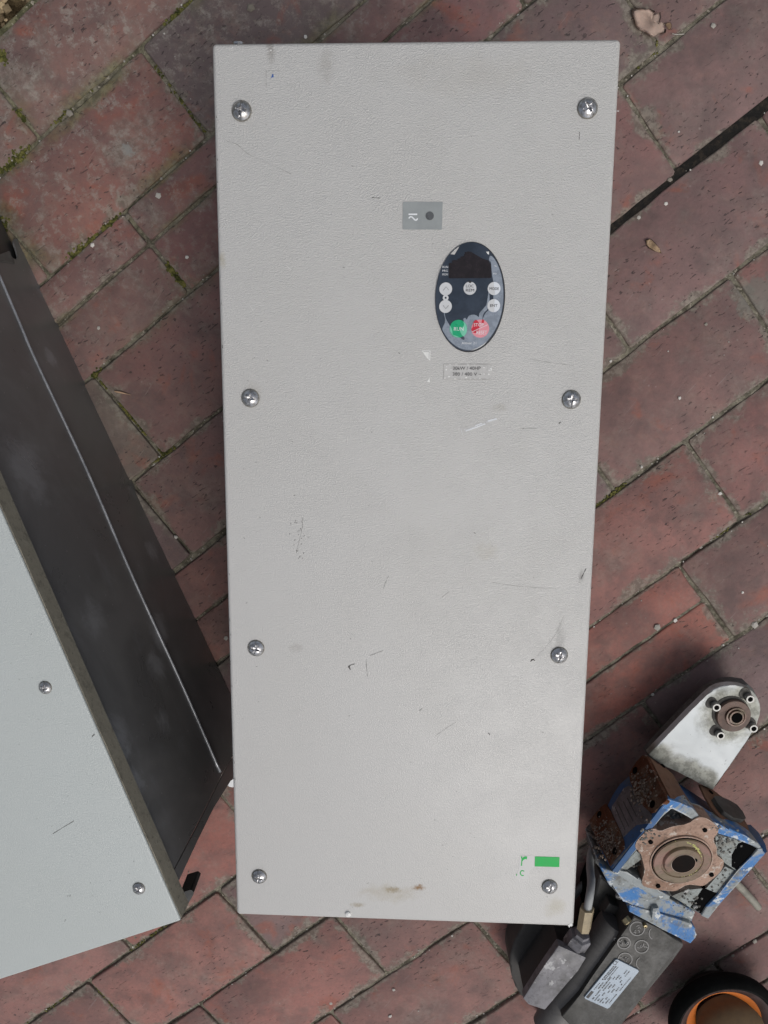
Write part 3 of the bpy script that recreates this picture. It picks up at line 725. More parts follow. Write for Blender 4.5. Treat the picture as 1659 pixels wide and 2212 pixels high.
# scratches and scuffs, all wear of the paint itself
bm = bmesh.new(); bs = bmesh.new()
def scr(b_, pts, w_, z=.00012):
    P = [F(*p) for p in pts]; out = bez(P, 5, False)+[P[-1]] if len(P) > 2 else [P[0]+(P[1]-P[0])*k/8 for k in range(9)]
    seed = rr.random()*50
    stroke(b_, out, lambda t: w_*max(.12, .55+.8*mnoise.noise(Vector((t*7, seed, 0)))), z)
scr(bm, [(490, 305), (512, 312), (540, 335), (600, 362), (629, 376)], .00026); scr(bm, [(640, 1195), (646, 1170), (652, 1145), (654, 1118)], .00028); scr(bm, [(828, 1272), (834, 1255), (840, 1244)], .0003)
scr(bm, [(752, 1442), (757, 1437), (766, 1434)], .0011); scr(bm, [(753, 1438), (757, 1447)], .0012); scr(bm, [(791, 1425), (792, 1445), (794, 1462)], .0003); scr(bm, [(800, 1416), (815, 1410), (828, 1405)], .0003)
scr(bm, [(1146, 1429), (1151, 1424), (1155, 1427)], .0016); scr(bm, [(1155, 1423), (1175, 1402), (1200, 1370), (1218, 1330)], .00015); scr(bm, [(1207, 915), (1212, 911)], .0012); scr(bm, [(1062, 1258), (1120, 1266), (1200, 1272)], .00016)
scr(bm, [(1252, 285), (1251, 302)], .0006); scr(bm, [(1255, 1250), (1266, 1228)], .0009); scr(bm, [(906, 1535), (912, 1530)], .0004); scr(bm, [(955, 1290), (970, 1278)], .0003); scr(bm, [(575, 153), (575, 188)], .0003); scr(bm, [(575, 153), (605, 153)], .0002)
scr(bm, [(940, 1590), (965, 1572), (985, 1560)], .00018); scr(bm, [(804, 427), (822, 428)], .0005); scr(bm, [(1145, 775), (1180, 782), (1240, 790)], .0002); scr(bm, [(1055, 1583), (1058, 1587)], .0010); scr(bm, [(1123, 925), (1160, 926)], .0002)
for k in range(90):
    x, y = rr.uniform(480, 1220), rr.uniform(120, 1960)
    scr(bm, [(x, y), (x+rr.uniform(-4, 4), y+rr.uniform(-3, 3))], rr.uniform(.0002, .0005))
for k in range(26):
    x, y = 645+rr.gauss(0, 9), rr.uniform(1120, 1210); scr(bm, [(x, y), (x+1.5, y-3)], rr.uniform(.0003, .0007))
for k in range(14):
    y = rr.uniform(160, 1900); x = 460+(y-93)*.0276+rr.uniform(1, 4); scr(bm, [(x, y), (x+.5, y+rr.uniform(3, 9))], .0005, .0002)
tag(finish(bm, 'scuff_mark', M['scuff'], cab), kind='stuff')
for (a, b, w_) in [((494, 108), (512, 98), .0005), ((1325, 240), (1337, 240), .0008), ((1148, 1730), (1150, 1731), .0010), ((620, 575), (628, 582), .0004), ((1228, 2001), (1236, 1996), .003), ((540, 660), (548, 672), .0003), ((1204, 1730), (1206, 1732), .0005), ((583, 108), (587, 110), .0008)]:
    scr(bs, [a, b], w_)
for k in range(60):
    x, y = rr.uniform(480, 1220), rr.uniform(120, 1960); scr(bs, [(x, y), (x+rr.uniform(-3, 3), y+rr.uniform(-3, 3))], rr.uniform(.0002, .0005))
tag(finish(bs, 'paint_chip', M['chip'], cab), kind='stuff')

# ---------------------------------------------------------------- the second cabinet, left
M['paint2'] = mat_paint('pale_blue_grey_coat', (.430, .460, .452), [(0.10, .15, .06, .03, (.30, .33, .33), .3, 60)], rough=.38, peel=.55)
M['lip'] = worn('olive_edge_paint', (.225, .208, .165), (.26, .245, .20), (.13, .12, .095), (.5, .7), .6, 40)
h0, h1 = .283, .254
c0, c1 = at(390, 1989, h0), at(0, 1100, h1)
e1 = (c1-c0).normalized()
nr = at(0, 2115, .283)-c0; z2 = (e1.cross(nr)).normalized()
if z2.z < 0: z2 = -z2
e2 = -(e1.cross(z2)).normalized()
if e2.dot(nr) < 0: e2 = -e2
# rows: x axis points away from the cover's right edge, y along it
x2 = -e2; y2 = z2.cross(x2)
M2 = Matrix.Translation(c0) @ Matrix((x2, y2, z2)).transposed().to_4x4(); M2i = M2.inverted()
def F2(px, py, z=0):
    d = cam2world(Vector(((px-CX)/FPX, (py-CY)/FPX, 1.0))); t = (c0-CAM).dot(z2)/d.dot(z2); v = M2i @ (CAM+d*t); return Vector((v.x, v.y, z))
W2, H2 = .271, .66
cab2 = thing('drive_cabinet', 'pale blue-grey cabinet with dark side panel, cut off by the left edge of the picture', 'cabinet', M2, 'metal drive cabinets lying on the bricks')
ybot = F2(200, 2055).y*0
bl = F2(0, 2116); skew = -bl.y/bl.x if bl.x else 0
bm = bmesh.new()
top = [Vector((0, 0, 0)), Vector((0, H2, 0)), Vector((-W2, H2, 0)), Vector((-W2, bl.y/bl.x*(-W2), 0))]
add_prism(bm, top, [p+Vector((0, 0, -.0018)) for p in top], .0014, 3); finish(bm, 'cover', M['paint2'], cab2, 35)
bm = bmesh.new()   # folded edge of the cover, olive, slightly outside the dark chassis
for k in range(1):
    pts = [Vector((-.0012, .001, -.0016)), Vector((.0004, .001, -.003)), Vector((.0008, .001, -.021)), Vector((-.0012, .001, -.021))]
    NN = 60; rings = []
    for i in range(NN+1):
        y = .0008+(H2-.002)*i/NN; wv = .0006*mnoise.noise(Vector((0, y*25, 2)))
        rings.append([Vector((p.x+(wv if j in (1, 2) else 0), y, p.z+(wv*1.2 if j in (2, 3) else 0))) for j, p in enumerate(pts)])
    add_rings(bm, rings)
finish(bm, 'cover_lip', M['lip'], cab2)
bm = bmesh.new(); add_prism(bm, [p+Vector((0, 0, -.002)) for p in [Vector((-.002, .002, 0)), Vector((-.002, bl.y/bl.x*(-.002)+.002, 0)), Vector((-W2+.002, top[3].y+.002, 0)), Vector((-W2+.002, top[3].y+.0035, 0))]],
                            [p+Vector((0, 0, -.021)) for p in [Vector((-.002, .002, 0)), Vector((-.002, bl.y/bl.x*(-.002)+.002, 0)), Vector((-W2+.002, top[3].y+.002, 0)), Vector((-W2+.002, top[3].y+.0035, 0))]])
finish(bm, 'cover_lip', M['lip'], cab2)
for (x, y, r_, th) in [(98, 1485, .0047, 62), (300, 1919, .0046, 20)]:
    v = F2(x, y); screw(cab2, v.x, v.y, r_, R(th))
bm = bmesh.new()
def scr2(pts, w_):
    P = [F2(*p) for p in pts]; out = [P[0]+(P[1]-P[0])*k/8 for k in range(9)]; sd_ = rr.random()*40
    stroke(bm, out, lambda t: w_*max(.15, .6+.7*mnoise.noise(Vector((t*6, sd_, 0)))), .00012)
scr2([(114, 1801), (160, 1773)], .0005); scr2([(199, 1591), (204, 1586)], .0013); scr2([(140, 1990), (142, 1986)], .0006); scr2([(151, 1937), (152, 1933)], .0006)
for k in range(40):
    x, y = rr.uniform(10, 300), rr.uniform(1300, 2000); scr2([(x, y), (x+rr.uniform(-3, 3), y+rr.uniform(-3, 3))], rr.uniform(.0002, .0004))
tag(finish(bm, 'scuff_mark', M['scuff'], cab2), kind='stuff')
# dark side: sheet steel from the cover's lip down to the bricks
def mat_side(marks):
    s = NT('dark_side_steel'); p = s.pos()
    n1 = s.noise(p, 9, 5, .65, .6); n2 = s.noise(p, 60, 6, .75); n3 = s.noise(s.map(p, (30, 8, 20), (0, 0, R(22))), 1, 5, .7)
    c = s.mix(s.ramp(n1, .35, .65), (.120, .119, .118), (.165, .163, .160))
    c = s.mix(s.ramp(n3, .55, .76, 0, .55), c, (.20, .205, .215))
    c = s.mix(s.ramp(s.noise(p, 15, 6, .75, 1.2), .58, .74, 0, .4), c, (.19, .195, .21))
    for (q_, r_, st_) in marks:
        vd = s.n('ShaderNodeVectorMath', operation='DISTANCE'); s.put(vd.inputs[0], p); vd.inputs[1].default_value = q_
        f = s.ramp(s.math('ADD', s.ramp(vd.outputs['Value'], 0, r_, 1, 0), s.math('MULTIPLY', s.math('SUBTRACT', s.noise(s.map(p, (1.6, 1, 1), (0, 0, R(22))), .9/r_, 7, .78, .4), .5), 2.4)), .45, 1.1)
        c = s.mix(s.math('MULTIPLY', s.math('MULTIPLY', f, s.ramp(vd.outputs['Value'], r_*.8, r_*1.3, 1, 0)), st_), c, (.34, .345, .36))
    c = s.mix(s.math('MULTIPLY', s.ramp(n2, .66, .76), .5), c, (.25, .24, .23))
    c = s.mix(s.ramp(s.vor(p, 70), .03, .075, .55, 0), c, (.3, .29, .28))
    return s.fin(c, s.ramp(n1, .3, .7, .26, .42), .0, s.bump(n2, .12, .0006), .8)

M['bare'] = simple('bare_steel_edge', (.36, .37, .39), .35, .5, .2, 60, .2)
g0, g1 = at(497, 1500, .003), at(60, 575, .003)
u0 = c0 - z2*.018 + y2*.05 - x2*.0025
nS = ((g1-g0).cross(u0-g0)).normalized()
if nS.x < 0: nS = -nS
def S(px, py, out=0.0):
    """pixel -> point on the plane of the dark side"""
    d = cam2world(Vector(((px-CX)/FPX, (py-CY)/FPX, 1.0)))
    return CAM + d*((g0-CAM).dot(nS)/d.dot(nS)) + nS*out
M['side'] = mat_side([(S(345, 1365), .040, .6), (S(338, 1440), .035, .5), (S(328, 1190), .030, .5), (S(303, 1758), .030, .6), (S(111, 775), .022, .5), (S(255, 1600), .045, .5), (S(60, 1010), .06, .35), (S(200, 1330), .05, .35), (S(90, 610), .05, .3), (S(355, 1560), .03, .4), (S(290, 1680), .035, .6), (S(285, 1060), .02, .4)])
def side_sheet(name, pts, m, out=0.0, thick=.0015, bevel=0, sm=None, parent=None):
    bm = bmesh.new(); add_prism(bm, [S(x, y, out) for x, y in pts], [S(x, y, out-thick) for x, y in pts], bevel)
    return finish(bm, name, m, parent or cab2, sm, True)
side_sheet('side_panel', [(-60, 560), (0, 549), (20, 542), (22, 549), (25, 554), (29, 558), (33.5, 559.7), (37, 558), (38, 554), (36, 545), (33, 534), (30, 527), (29, 521), (31.5, 515.5), (38, 516), (45.5, 518), (56, 524), (63, 535.6),
            (94, 603), (166, 766), (300, 1070), (437, 1369), (497, 1500), (556, 1618), (553, 1622), (502, 1634), (478, 1675), (425, 1782), (372, 1884), (366, 1880), (180, 1490), (0, 1085), (-130, 820)], M['side'])
side_sheet('end_flange', [(557, 1622), (503.5, 1637), (480.5, 1678), (428, 1785), (374.5, 1887), (376, 1899), (384, 1911), (428.6, 1815), (464, 1743), (500, 1686), (570, 1640)], M['side'], -.0008, .0015)
bm = bmesh.new(); rp = [(-60, 460), (0, 601), (46, 709), (76, 779), (186, 1014.6), (286, 1247), (393, 1481), (475, 1668)]
add_tube(bm, [S(x, y, .0004) for x, y in rp], .0015, 8); finish(bm, 'bare_edge', M['bare'], cab2, True, True)
side_sheet('corner_tab', [(-30, 556), (0, 550), (19, 544), (23, 556), (28, 563), (30, 570), (0, 565), (-30, 560)], M['bare2'] if 'bare2' in M else simple('dusty_tab', (.105, .105, .098), .6, 0, .3, 80, .2), .0012, .001)
# body behind the side sheet and the black bracket that shows under the near corner
bm = bmesh.new()
body_top = [Vector((-.006, .045, -.003)), Vector((-.006, H2-.03, -.003)), Vector((-W2+.006, H2-.03, -.003)), Vector((-W2+.006, .05, -.003))]
tw = [M2 @ p for p in body_top]; ins = -nS*.004
S2w = lambda p: Vector((p.x, p.y, .004))
bw = []
for p in tw:
    # drop each corner along the slope of the side so that the body stays behind the sheet
    f = (p-g0).dot(nS); bw.append(Vector((p.x, p.y, .004)))
for k in (0, 1):
    dd = (bw[k]-g0).dot(nS); bw[k] = bw[k] - Vector((nS.x, nS.y, 0))*max(0, dd+.004)
add_prism(bm, [p for p in tw], bw); finish(bm, 'chassis', M['dark'], cab2, None, True)
bm = prism_px([(388.4, 1929.6), (410.5, 1922.6), (414, 1923), (418.6, 1927.6), (417, 1934), (402.5, 1959.7), (392, 1950)], .225, .200)
finish(bm, 'bracket', M['dark'], cab2, None, True)
bm = bmesh.new(); add_lathe(bm, at(500, 1690, .012), [(.0075, -.012), (.0075, -.002), (.005, .001)], 16); kn = finish(bm, 'white_plastic_foot', simple('white_plastic', (.75, .76, .77), .4, 0, .05), None, 40)
tag(kn, 'small white plastic cap on the bricks between the two cabinets', 'cap')

# ---------------------------------------------------------------- the gear motor, lower right
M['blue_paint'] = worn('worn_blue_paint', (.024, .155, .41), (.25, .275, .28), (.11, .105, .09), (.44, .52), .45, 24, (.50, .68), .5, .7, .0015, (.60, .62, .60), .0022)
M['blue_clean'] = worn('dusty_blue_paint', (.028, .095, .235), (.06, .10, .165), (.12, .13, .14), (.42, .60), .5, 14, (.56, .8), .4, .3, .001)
M['blue_grey'] = worn('grey_worn_blue', (.30, .33, .32), (.17, .175, .16), (.24, .22, .18), (.45, .6), .6, 30, (.5, .7), .3, .9, .0018, (.5, .5, .48))
M['hub'] = worn('rusty_pink_primer', (.37, .245, .185), (.25, .155, .11), (.125, .095, .075), (.46, .62), .6, 30, (.52, .70), .3, .9, .0016, (.50, .44, .38), .0015)
M['hub2'] = worn('brown_greased_steel', (.150, .105, .058), (.23, .125, .095), (.07, .055, .04), (.46, .60), .4, 26, (.5, .7), .5, .4, .0008)
M['rust'] = worn('flaking_rust', (.125, .045, .022), (.17, .11, .075), (.075, .045, .03), (.45, .58), .8, 34, (.5, .66), .2, 1.0, .004, (.36, .33, .30))
M['rust2'] = worn('brown_primer', (.19, .098, .058), (.145, .075, .045), (.10, .065, .045), (.45, .6), .65, 18, (.55, .75), .3, .4, .001)
def mat_arm():
    s = NT('dirty_white_enamel'); p = s.pos()
    n1 = s.noise(p, 30, 7, .72, .3); n2 = s.noise(p, 110, 5, .75); n3 = s.noise(p, 12, 3)
    def near(c, r):
        v = s.n('ShaderNodeVectorMath', operation='DISTANCE'); s.put(v.inputs[0], p); v.inputs[1].default_value = c
        return s.ramp(v.outputs['Value'], r*.25, r, 1, 0)
    c = s.mix(s.ramp(n3, .4, .65, 0, .4), (.64, .68, .69), (.54, .57, .57))
    d = s.math('MULTIPLY', near(at(1066.5+.3571*1440, 1422+.3571*335, .062), .052), 1.0)
    for q_ in ((1000, 610), (1080, 670), (1160, 705), (1250, 760)): d = s.math('MAXIMUM', d, near(at(1066.5+.3571*q_[0], 1422+.3571*q_[1], .062), .030))
    f = s.ramp(s.math('ADD', s.math('MULTIPLY', d, .55), s.math('MULTIPLY', n1, .75)), .50, .82)
    c = s.mix(s.math('MULTIPLY', f, .85), c, s.mix(s.ramp(n2, .4, .6), (.13, .125, .085), (.34, .34, .27)))
    c = s.mix(s.ramp(s.noise(p, 190, 4, .7), .66, .72, 0, .7), c, (.10, .095, .08))
    c = s.mix(s.math('MULTIPLY', edge_mask(s, .0015), s.ramp(n2, .45, .6)), c, (.22, .21, .18))
    return s.fin(c, s.ramp(n1, .3, .7, .38, .6), 0, s.bump(n2, .3, .0008), .5)
M['white_arm'] = mat_arm()
M['hole'] = simple('black_hole', (.004, .004, .004), .95, spec=.05)
M['casting'] = worn('grey_casting', (.085, .088, .085), (.13, .135, .13), (.05, .045, .04), (.45, .6), .6, 26, (.5, .7), .35, .7, .0016)
M['motor'] = worn('dirty_black_motor', (.044, .042, .037), (.072, .070, .066), (.16, .155, .15), (.45, .62), .5, 22, (.60, .78), .5, .5, .0012)
M['ridge'] = worn('dusty_grey_ridge', (.125, .120, .115), (.085, .082, .078), (.20, .195, .19), (.45, .62), .5, 20, (.58, .78), .5, .4, .001)
M['alu'] = worn('dull_aluminium', (.175, .170, .185), (.105, .103, .108), (.075, .072, .070), (.45, .62), .42, 17, (.48, .7), .6, .5, .0010, (.38, .38, .38))
M['brass'] = simple('brass_bolt', (.36, .30, .18), .35, .8, .3, 200, .3)
M['steel'] = simple('bright_steel', (.36, .36, .345), .5, .5, .2, 300, .2)
M['cable'] = simple('grey_cable', (.30, .31, .31), .5, 0, .15, 60, .1)
M['sleeve'] = simple('yellowed_sleeve', (.36, .29, .18), .5, 0, .3, 60, .3)
M['plate'] = simple('nameplate_blue_grey', (.27, .325, .385), .35, .1, .12, 90, .15)
def G(x, y): return (1066.5+.3571*x, 1422+.3571*y)
def Gl(pts): return [G(*p) for p in pts]
gm_o = at(1480, 1840, 0); gm = thing('gear_motor', 'dirty motor with blue gearbox, rusty hub and white arm, beside the large cabinet', 'motor', Matrix.Translation(gm_o))
def gz(x, y):   # top of the gearbox leans down away from the camera
    return .118 - .00010*(y-1840)*1.0 - .00001*(x-1480)
def pr(name, pts, zt, zb, m, bevel=.0012, seg=2, sm=35, parent=gm):
    return finish(prism_px(Gl(pts), zt, zb, bevel, seg), name, m, parent, sm, True)
dz = lambda k: (lambda x, y: gz(x, y)+k)
# casting under the rims and the hub: the floor of the pockets
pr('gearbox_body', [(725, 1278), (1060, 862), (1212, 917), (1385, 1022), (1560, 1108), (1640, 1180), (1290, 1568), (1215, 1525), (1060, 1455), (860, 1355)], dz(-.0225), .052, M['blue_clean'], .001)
pr('pocket_floor', [(745, 1278), (1062, 885), (1212, 935), (1385, 1038), (1550, 1120), (1620, 1185), (1290, 1550), (1215, 1512), (1060, 1445), (860, 1345)], dz(-.018), dz(-.0225), M['casting'], .0005)
pr('pedestal', [(900, 1250), (1080, 1000), (1400, 1150), (1250, 1450)], .055, .003, M['casting'], .001)
box = [(722, 1278), (1060, 852), (1200, 905), (1240, 955), (1330, 985), (1420, 1030), (1510, 1075), (1600, 1118), (1650, 1180), (1290, 1580), (1225, 1530), (1050, 1450), (860, 1352)]
rims = [[(715, 1275), (890, 1058), (1060, 850), (1130, 875), (1200, 903), (1242, 950), (1240, 975), (1205, 985), (1160, 940), (1085, 903), (1068, 905), (1025, 952), (985, 1005), (900, 1085), (865, 1162), (765, 1275), (722, 1300)],
        [(1236, 955), (1300, 972), (1360, 1012), (1430, 1030), (1520, 1072), (1600, 1118), (1625, 1150), (1590, 1152), (1520, 1105), (1440, 1090), (1360, 1060), (1290, 1020)],
        [(1598, 1150), (1625, 1150), (1650, 1180), (1500, 1340), (1390, 1460), (1300, 1580), (1255, 1560), (1290, 1500), (1365, 1425), (1470, 1290), (1560, 1200)],
        [(722, 1300), (765, 1275), (800, 1300), (880, 1330), (990, 1400), (1070, 1440), (1060, 1475), (960, 1440), (850, 1372)]]
for k, r_ in enumerate(rims):
    pr('gearbox_rim', r_, dz(0.0), dz(-.024), M['blue_paint'], .0018, 3)
# dirty web between hub and right rim, square black sockets in it
pr('web', [(1340, 1060), (1440, 1090), (1520, 1108), (1590, 1155), (1560, 1205), (1470, 1290), (1400, 1240), (1345, 1190)], dz(-.0025), dz(-.03), M['blue_grey'], .001)
pr('web', [(1075, 1440), (1180, 1395), (1290, 1395), (1340, 1330), (1400, 1260), (1470, 1290), (1365, 1425), (1260, 1550), (1190, 1510)], dz(-.0035), dz(-.03), M['blue_grey'], .001)
pr('web', [(765, 1275), (862, 1165), (900, 1190), (905, 1210), (800, 1285)], dz(-.003), dz(-.03), M['blue_grey'], .001)
pr('web', [(1030, 1022), (1100, 960), (1180, 975), (1150, 1005), (1080, 1000), (1045, 1030)], dz(-.010), dz(-.03), M['casting'], .001)
pr('socket', [(1480, 1122), (1520, 1105), (1592, 1150), (1572, 1195), (1478, 1285), (1440, 1262), (1440, 1190)], dz(-.0020), dz(-.02), M['hole'], .0004)
pr('socket', [(1268, 1388), (1362, 1428), (1258, 1548), (1190, 1508)], dz(-.0030), dz(-.02), M['hole'], .0004)
# lobed hub plate
def lobes(n=96):
    cx, cy, pts = 1135, 1212, []
    L = [(math.atan2(1030-cy, 1285-cx), 238), (math.atan2(1085-cy, 905-cx), 262), (math.atan2(1380-cy, 980-cx), 232), (math.atan2(1310-cy, 1345-cx), 262)]
    for i in range(n):
        t = 2*math.pi*i/n - math.pi
        r_ = 205
        for a, b in L:
            d = abs((t-a+math.pi) % (2*math.pi)-math.pi); r_ = max(r_, 205+(b-205)*max(0, 1-(d/.50)**2.6))
        pts.append((cx+r_*math.cos(t)*1.05, cy+r_*math.sin(t)*.98))
    return pts
hub_out = [(1244, 962), (1295, 972), (1357, 1023), (1352, 1064), (1326, 1095), (1350, 1146), (1350, 1197), (1392, 1227), (1372, 1289), (1306, 1350), (1262, 1378), (1203, 1368), (1142, 1381), (1101, 1408), (999, 1401), (905, 1378), (902, 1330), (915, 1289), (902, 1227), (887, 1176), (858, 1146), (868, 1105), (927, 1045), (978, 1032), (1005, 1046), (1081, 1018), (1170, 1003), (1203, 982)]
hub_out = [(q_.x, q_.y) for q_ in bez([Vector((x, y, 0)) for x, y in hub_out], 4)]
pr('hub_plate', hub_out, dz(.002), dz(-.02), M['hub'], .0010)
hubc = G(1132, 1213)
def gdisc(name, cx, cy, prof, m, n=48, sq=.93, parent=gm, lift=0.0, sm=40, cap0=True, cap1=True):
    """stepped disc lying on the leaning top; radii in crop pixels"""
    x, y = G(cx, cy); z = gz(x, y)+lift; c = at(x, y, z); k = .3571*(D-z)/FPX*1.07
    e = .01; nrm = Vector((gz(x, y)*0, 0, 1)); dzdy = (gz(x, y+100)-gz(x, y-100)); run = (at(x, y+100, z)-at(x, y-100, z)).length
    tilt = math.atan2(-dzdy, run); up = (at(x, y+100, z)-at(x, y-100, z)).normalized(); side = up.cross(Vector((0, 0, 1)))
    nrm = Matrix.Rotation(-tilt, 3, side) @ Vector((0, 0, 1))
    if (Matrix.Rotation(tilt, 3, side) @ Vector((0, 0, 1))).dot(up) > nrm.dot(up): nrm = Matrix.Rotation(tilt, 3, side) @ Vector((0, 0, 1))
    bm = bmesh.new(); add_lathe(bm, c, [(r_*k, h) for r_, h in prof], n, nrm, cap0, cap1)
    return finish(bm, name, m, parent, sm, True)
gdisc('bearing_ring', 1130, 1210, [(197, .0015), (197, .0030), (188, .0030), (186, .0022), (184, .0022)], M['hub'])
gdisc('groove', 1130, 1210, [(188, .0022), (188, .0034), (182, .0034), (182, .0022)], M['hole'], cap0=False, cap1=False)
gdisc('bearing_cover', 1132, 1211, [(182, .0020), (182, .0036), (176, .0046), (134, .0042), (130, .0034), (122, .0034), (118, .0050), (112, .0060), (98, .0060), (76, .0062)], M['hub2'], 64)
gdisc('bore_lining', 1134, 1212, [(77, .0062), (76, .0066), (74, .0066), (72, .0060)], M['hub'])
gdisc('bore', 1135, 1213, [(73, .0059), (73, .0065)], simple('bore_shade', (.008, .005, .004), .8, 0, .5, 60, spec=.1))  # near-black disc, painted as the shade inside a deep bore
gdisc('keyway', 1204, 1192, [(15, .0059), (15, .00665)], M['hole'], 10)
for (x, y) in [(1272, 1028), (945, 1100), (990, 1366), (1312, 1298)]: gdisc('bolt_hole', x, y, [(14, .001), (14, .0032)], M['hole'], 20)
# loose dirt in the pockets, yellow lichen and grease round the bore
bm = bmesh.new(); rc = random.Random(4)
for (x0, y0, sx, sy, n_, k_) in [(1090, 965, 45, 22, 90, -.012), (850, 1250, 40, 32, 90, -.012), (1420, 1085, 45, 26, 150, -.0015), (1380, 1150, 40, 40, 90, -.0020), (1180, 1470, 55, 25, 80, -.003), (920, 1075, 35, 28, 70, .002), (1400, 1350, 40, 50, 60, -.003), (1330, 1020, 35, 16, 50, .0015)]:
    for k in range(int(n_*.4)):
        x, y = G(x0+rc.gauss(0, sx), y0+rc.gauss(0, sy)); pebble(bm, at(x, y, gz(x, y)+k_), rc.uniform(.0005, .0016), rc, .6)
db_ = finish(bm, 'dirt_crumbs', mat_grit('dirt_crumb', (.05, .048, .042), (.17, .165, .15)), gm, None, True); db_['kind'] = 'stuff'
bm = bmesh.new()
for k in range(420):
    t = rc.gauss(-.15, .55); rr_ = rc.gauss(112, 3.5); x, y = G(1135+rr_*math.cos(t)*1.02, 1212+rr_*math.sin(t)*.95)
    pebble(bm, at(x, y, gz(x, y)+.0055), rc.uniform(.0003, .0008), rc, .7)
db_ = finish(bm, 'yellow_lichen', mat_grit('yellow_lichen', (.30, .29, .08), (.62, .60, .25)), gm, None, True); db_['kind'] = 'stuff'
# flanks of the gearbox: everything there lies on two near-upright planes
class Flank:
    def __init__(f, pa, pb, up=.10, shift=0.0):
        A_, B_ = (at(*G(*p), gz(*G(*p))) for p in (pa, pb)); d_ = (B_-A_); n_ = d_.cross(Vector((0, 0, 1))).normalized()
        if n_.y < 0: n_ = -n_
        f.n = (n_+Vector((0, 0, up))).normalized(); f.n = (f.n - d_.normalized()*f.n.dot(d_.normalized())).normalized(); f.o = A_
    def p(f, x, y, out=0.0):
        x, y = G(x, y); d = cam2world(Vector(((x-CX)/FPX, (y-CY)/FPX, 1.0)))
        return CAM + d*((f.o-CAM).dot(f.n)/d.dot(f.n)) + f.n*out
    def sheet(f, name, pts, m, out, thick, bevel=.0006, parent=gm):
        bm = bmesh.new(); add_prism(bm, [f.p(x, y)+f.n*out for x, y in pts], [f.p(x, y)+f.n*(out-thick) for x, y in pts], bevel)
        return finish(bm, name, m, parent, 35, True)
    def hole(f, x, y, r_, out, name='bolt_hole', m=None):
        bm = bmesh.new(); add_lathe(bm, f.p(x, y)+f.n*out, [(r_, -.001), (r_, .0003)], 16, f.n); finish(bm, name, m or M['hole'], gm, None, True)
FL = Flank((722, 1278), (1060, 852)); FR_ = Flank((1060, 852), (1640, 1160), .12)
def raise_(pts): return pts
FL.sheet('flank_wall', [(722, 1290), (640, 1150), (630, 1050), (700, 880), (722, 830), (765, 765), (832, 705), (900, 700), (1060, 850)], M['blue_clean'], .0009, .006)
FL.sheet('rusty_pad', [(1056, 850), (1055, 870), (1010, 900), (985, 935), (960, 942), (915, 900), (870, 830), (835, 750), (826, 705), (838, 685), (870, 630), (905, 592), (925, 587), (940, 610), (990, 720)], M['rust'], .0022, .004, .001)
FL.sheet('rusty_pad', [(712, 1262), (738, 1225), (770, 1190), (800, 1150), (795, 1105), (765, 1030), (735, 970), (712, 920), (684, 882), (660, 900), (625, 940), (588, 985), (595, 1015), (612, 1050), (632, 1100), (655, 1140), (690, 1210)], M['rust'], .0022, .004, .001)
FL.sheet('orange_smear', [(716, 900), (732, 858), (765, 815), (790, 800), (775, 835), (750, 868), (735, 905)], simple('orange_primer', (.50, .17, .035), .6, 0, .35, 60), .0001, .0008, .0002)
np_ = FL.sheet('casting_label', [(820, 772), (790, 790), (752, 850), (722, 895), (716, 925), (740, 985), (765, 1030), (790, 1085), (830, 1045), (870, 1010), (950, 1000), (965, 950), (935, 915), (900, 880), (870, 830), (845, 785)], M['alu'], .0012, .002, .0003)
bm = bmesh.new()
for (a, b) in (((762, 890), (822, 1020)), ((790, 870), (850, 990)), ((742, 905), (800, 1040)), ((815, 850), (870, 960))):
    A_, B_ = FL.p(*a, .0013), FL.p(*b, .0013); add_tube(bm, [A_, (A_+B_)/2, B_], .0005, 5)
finish(bm, 'raised_line', M['casting'], np_, None, True)
for (x, y) in [(866, 683), (972, 888), (650, 950), (745, 1172)]: FL.hole(x, y, .0038, .0024)
# crust flaking off the rusty pads
bm = bmesh.new(); rc = random.Random(11)
for k in range(520):
    if rc.random() < .5: x, y = 905+rc.gauss(0, 45)+rc.uniform(-30, 30), 790+rc.gauss(0, 60); ok = (y-690) > -(x-905)*.2 and 840 < x < 1000
    else: x, y = 690+rc.gauss(0, 40), 1110+rc.gauss(0, 60); ok = 610 < x < 780 and 960 < y < 1230
    if ok:
        c = FL.p(x, y, .0022); pebble(bm, c, rc.uniform(.0006, .0019), rc, .6)
fl_ = finish(bm, 'rust_flakes', mat_grit('rust_crust', (.07, .04, .028), (.30, .23, .18)), gm, None, True); fl_['kind'] = 'stuff'
FR_.sheet('brown_pad', [(938, 600), (985, 640), (1040, 668), (1080, 705), (1130, 790), (1165, 845), (1196, 893), (1130, 872), (1066, 848), (1000, 720)], M['rust2'], .0010, .002, .0004)
FR_.sheet('brown_pad', [(1240, 765), (1300, 785), (1345, 815), (1400, 860), (1450, 905), (1500, 960), (1530, 1010), (1560, 1060), (1575, 1095), (1500, 1062), (1430, 1020), (1360, 960), (1310, 900), (1275, 840)], M['rust2'], .0010, .002, .0004)
FR_.sheet('end_cap', [(1310, 862), (1320, 852), (1345, 855), (1400, 880), (1450, 905), (1490, 955), (1505, 990), (1490, 1000), (1430, 990), (1370, 950), (1335, 905)], M['motor'], .0060, .006, .0012)
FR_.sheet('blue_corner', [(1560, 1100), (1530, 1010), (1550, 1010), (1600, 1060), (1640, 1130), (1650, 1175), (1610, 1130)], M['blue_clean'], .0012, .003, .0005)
for (x, y) in [(1020, 655), (1158, 862), (1310, 815), (1452, 1028)]: FR_.hole(x, y, .0026, .0014)
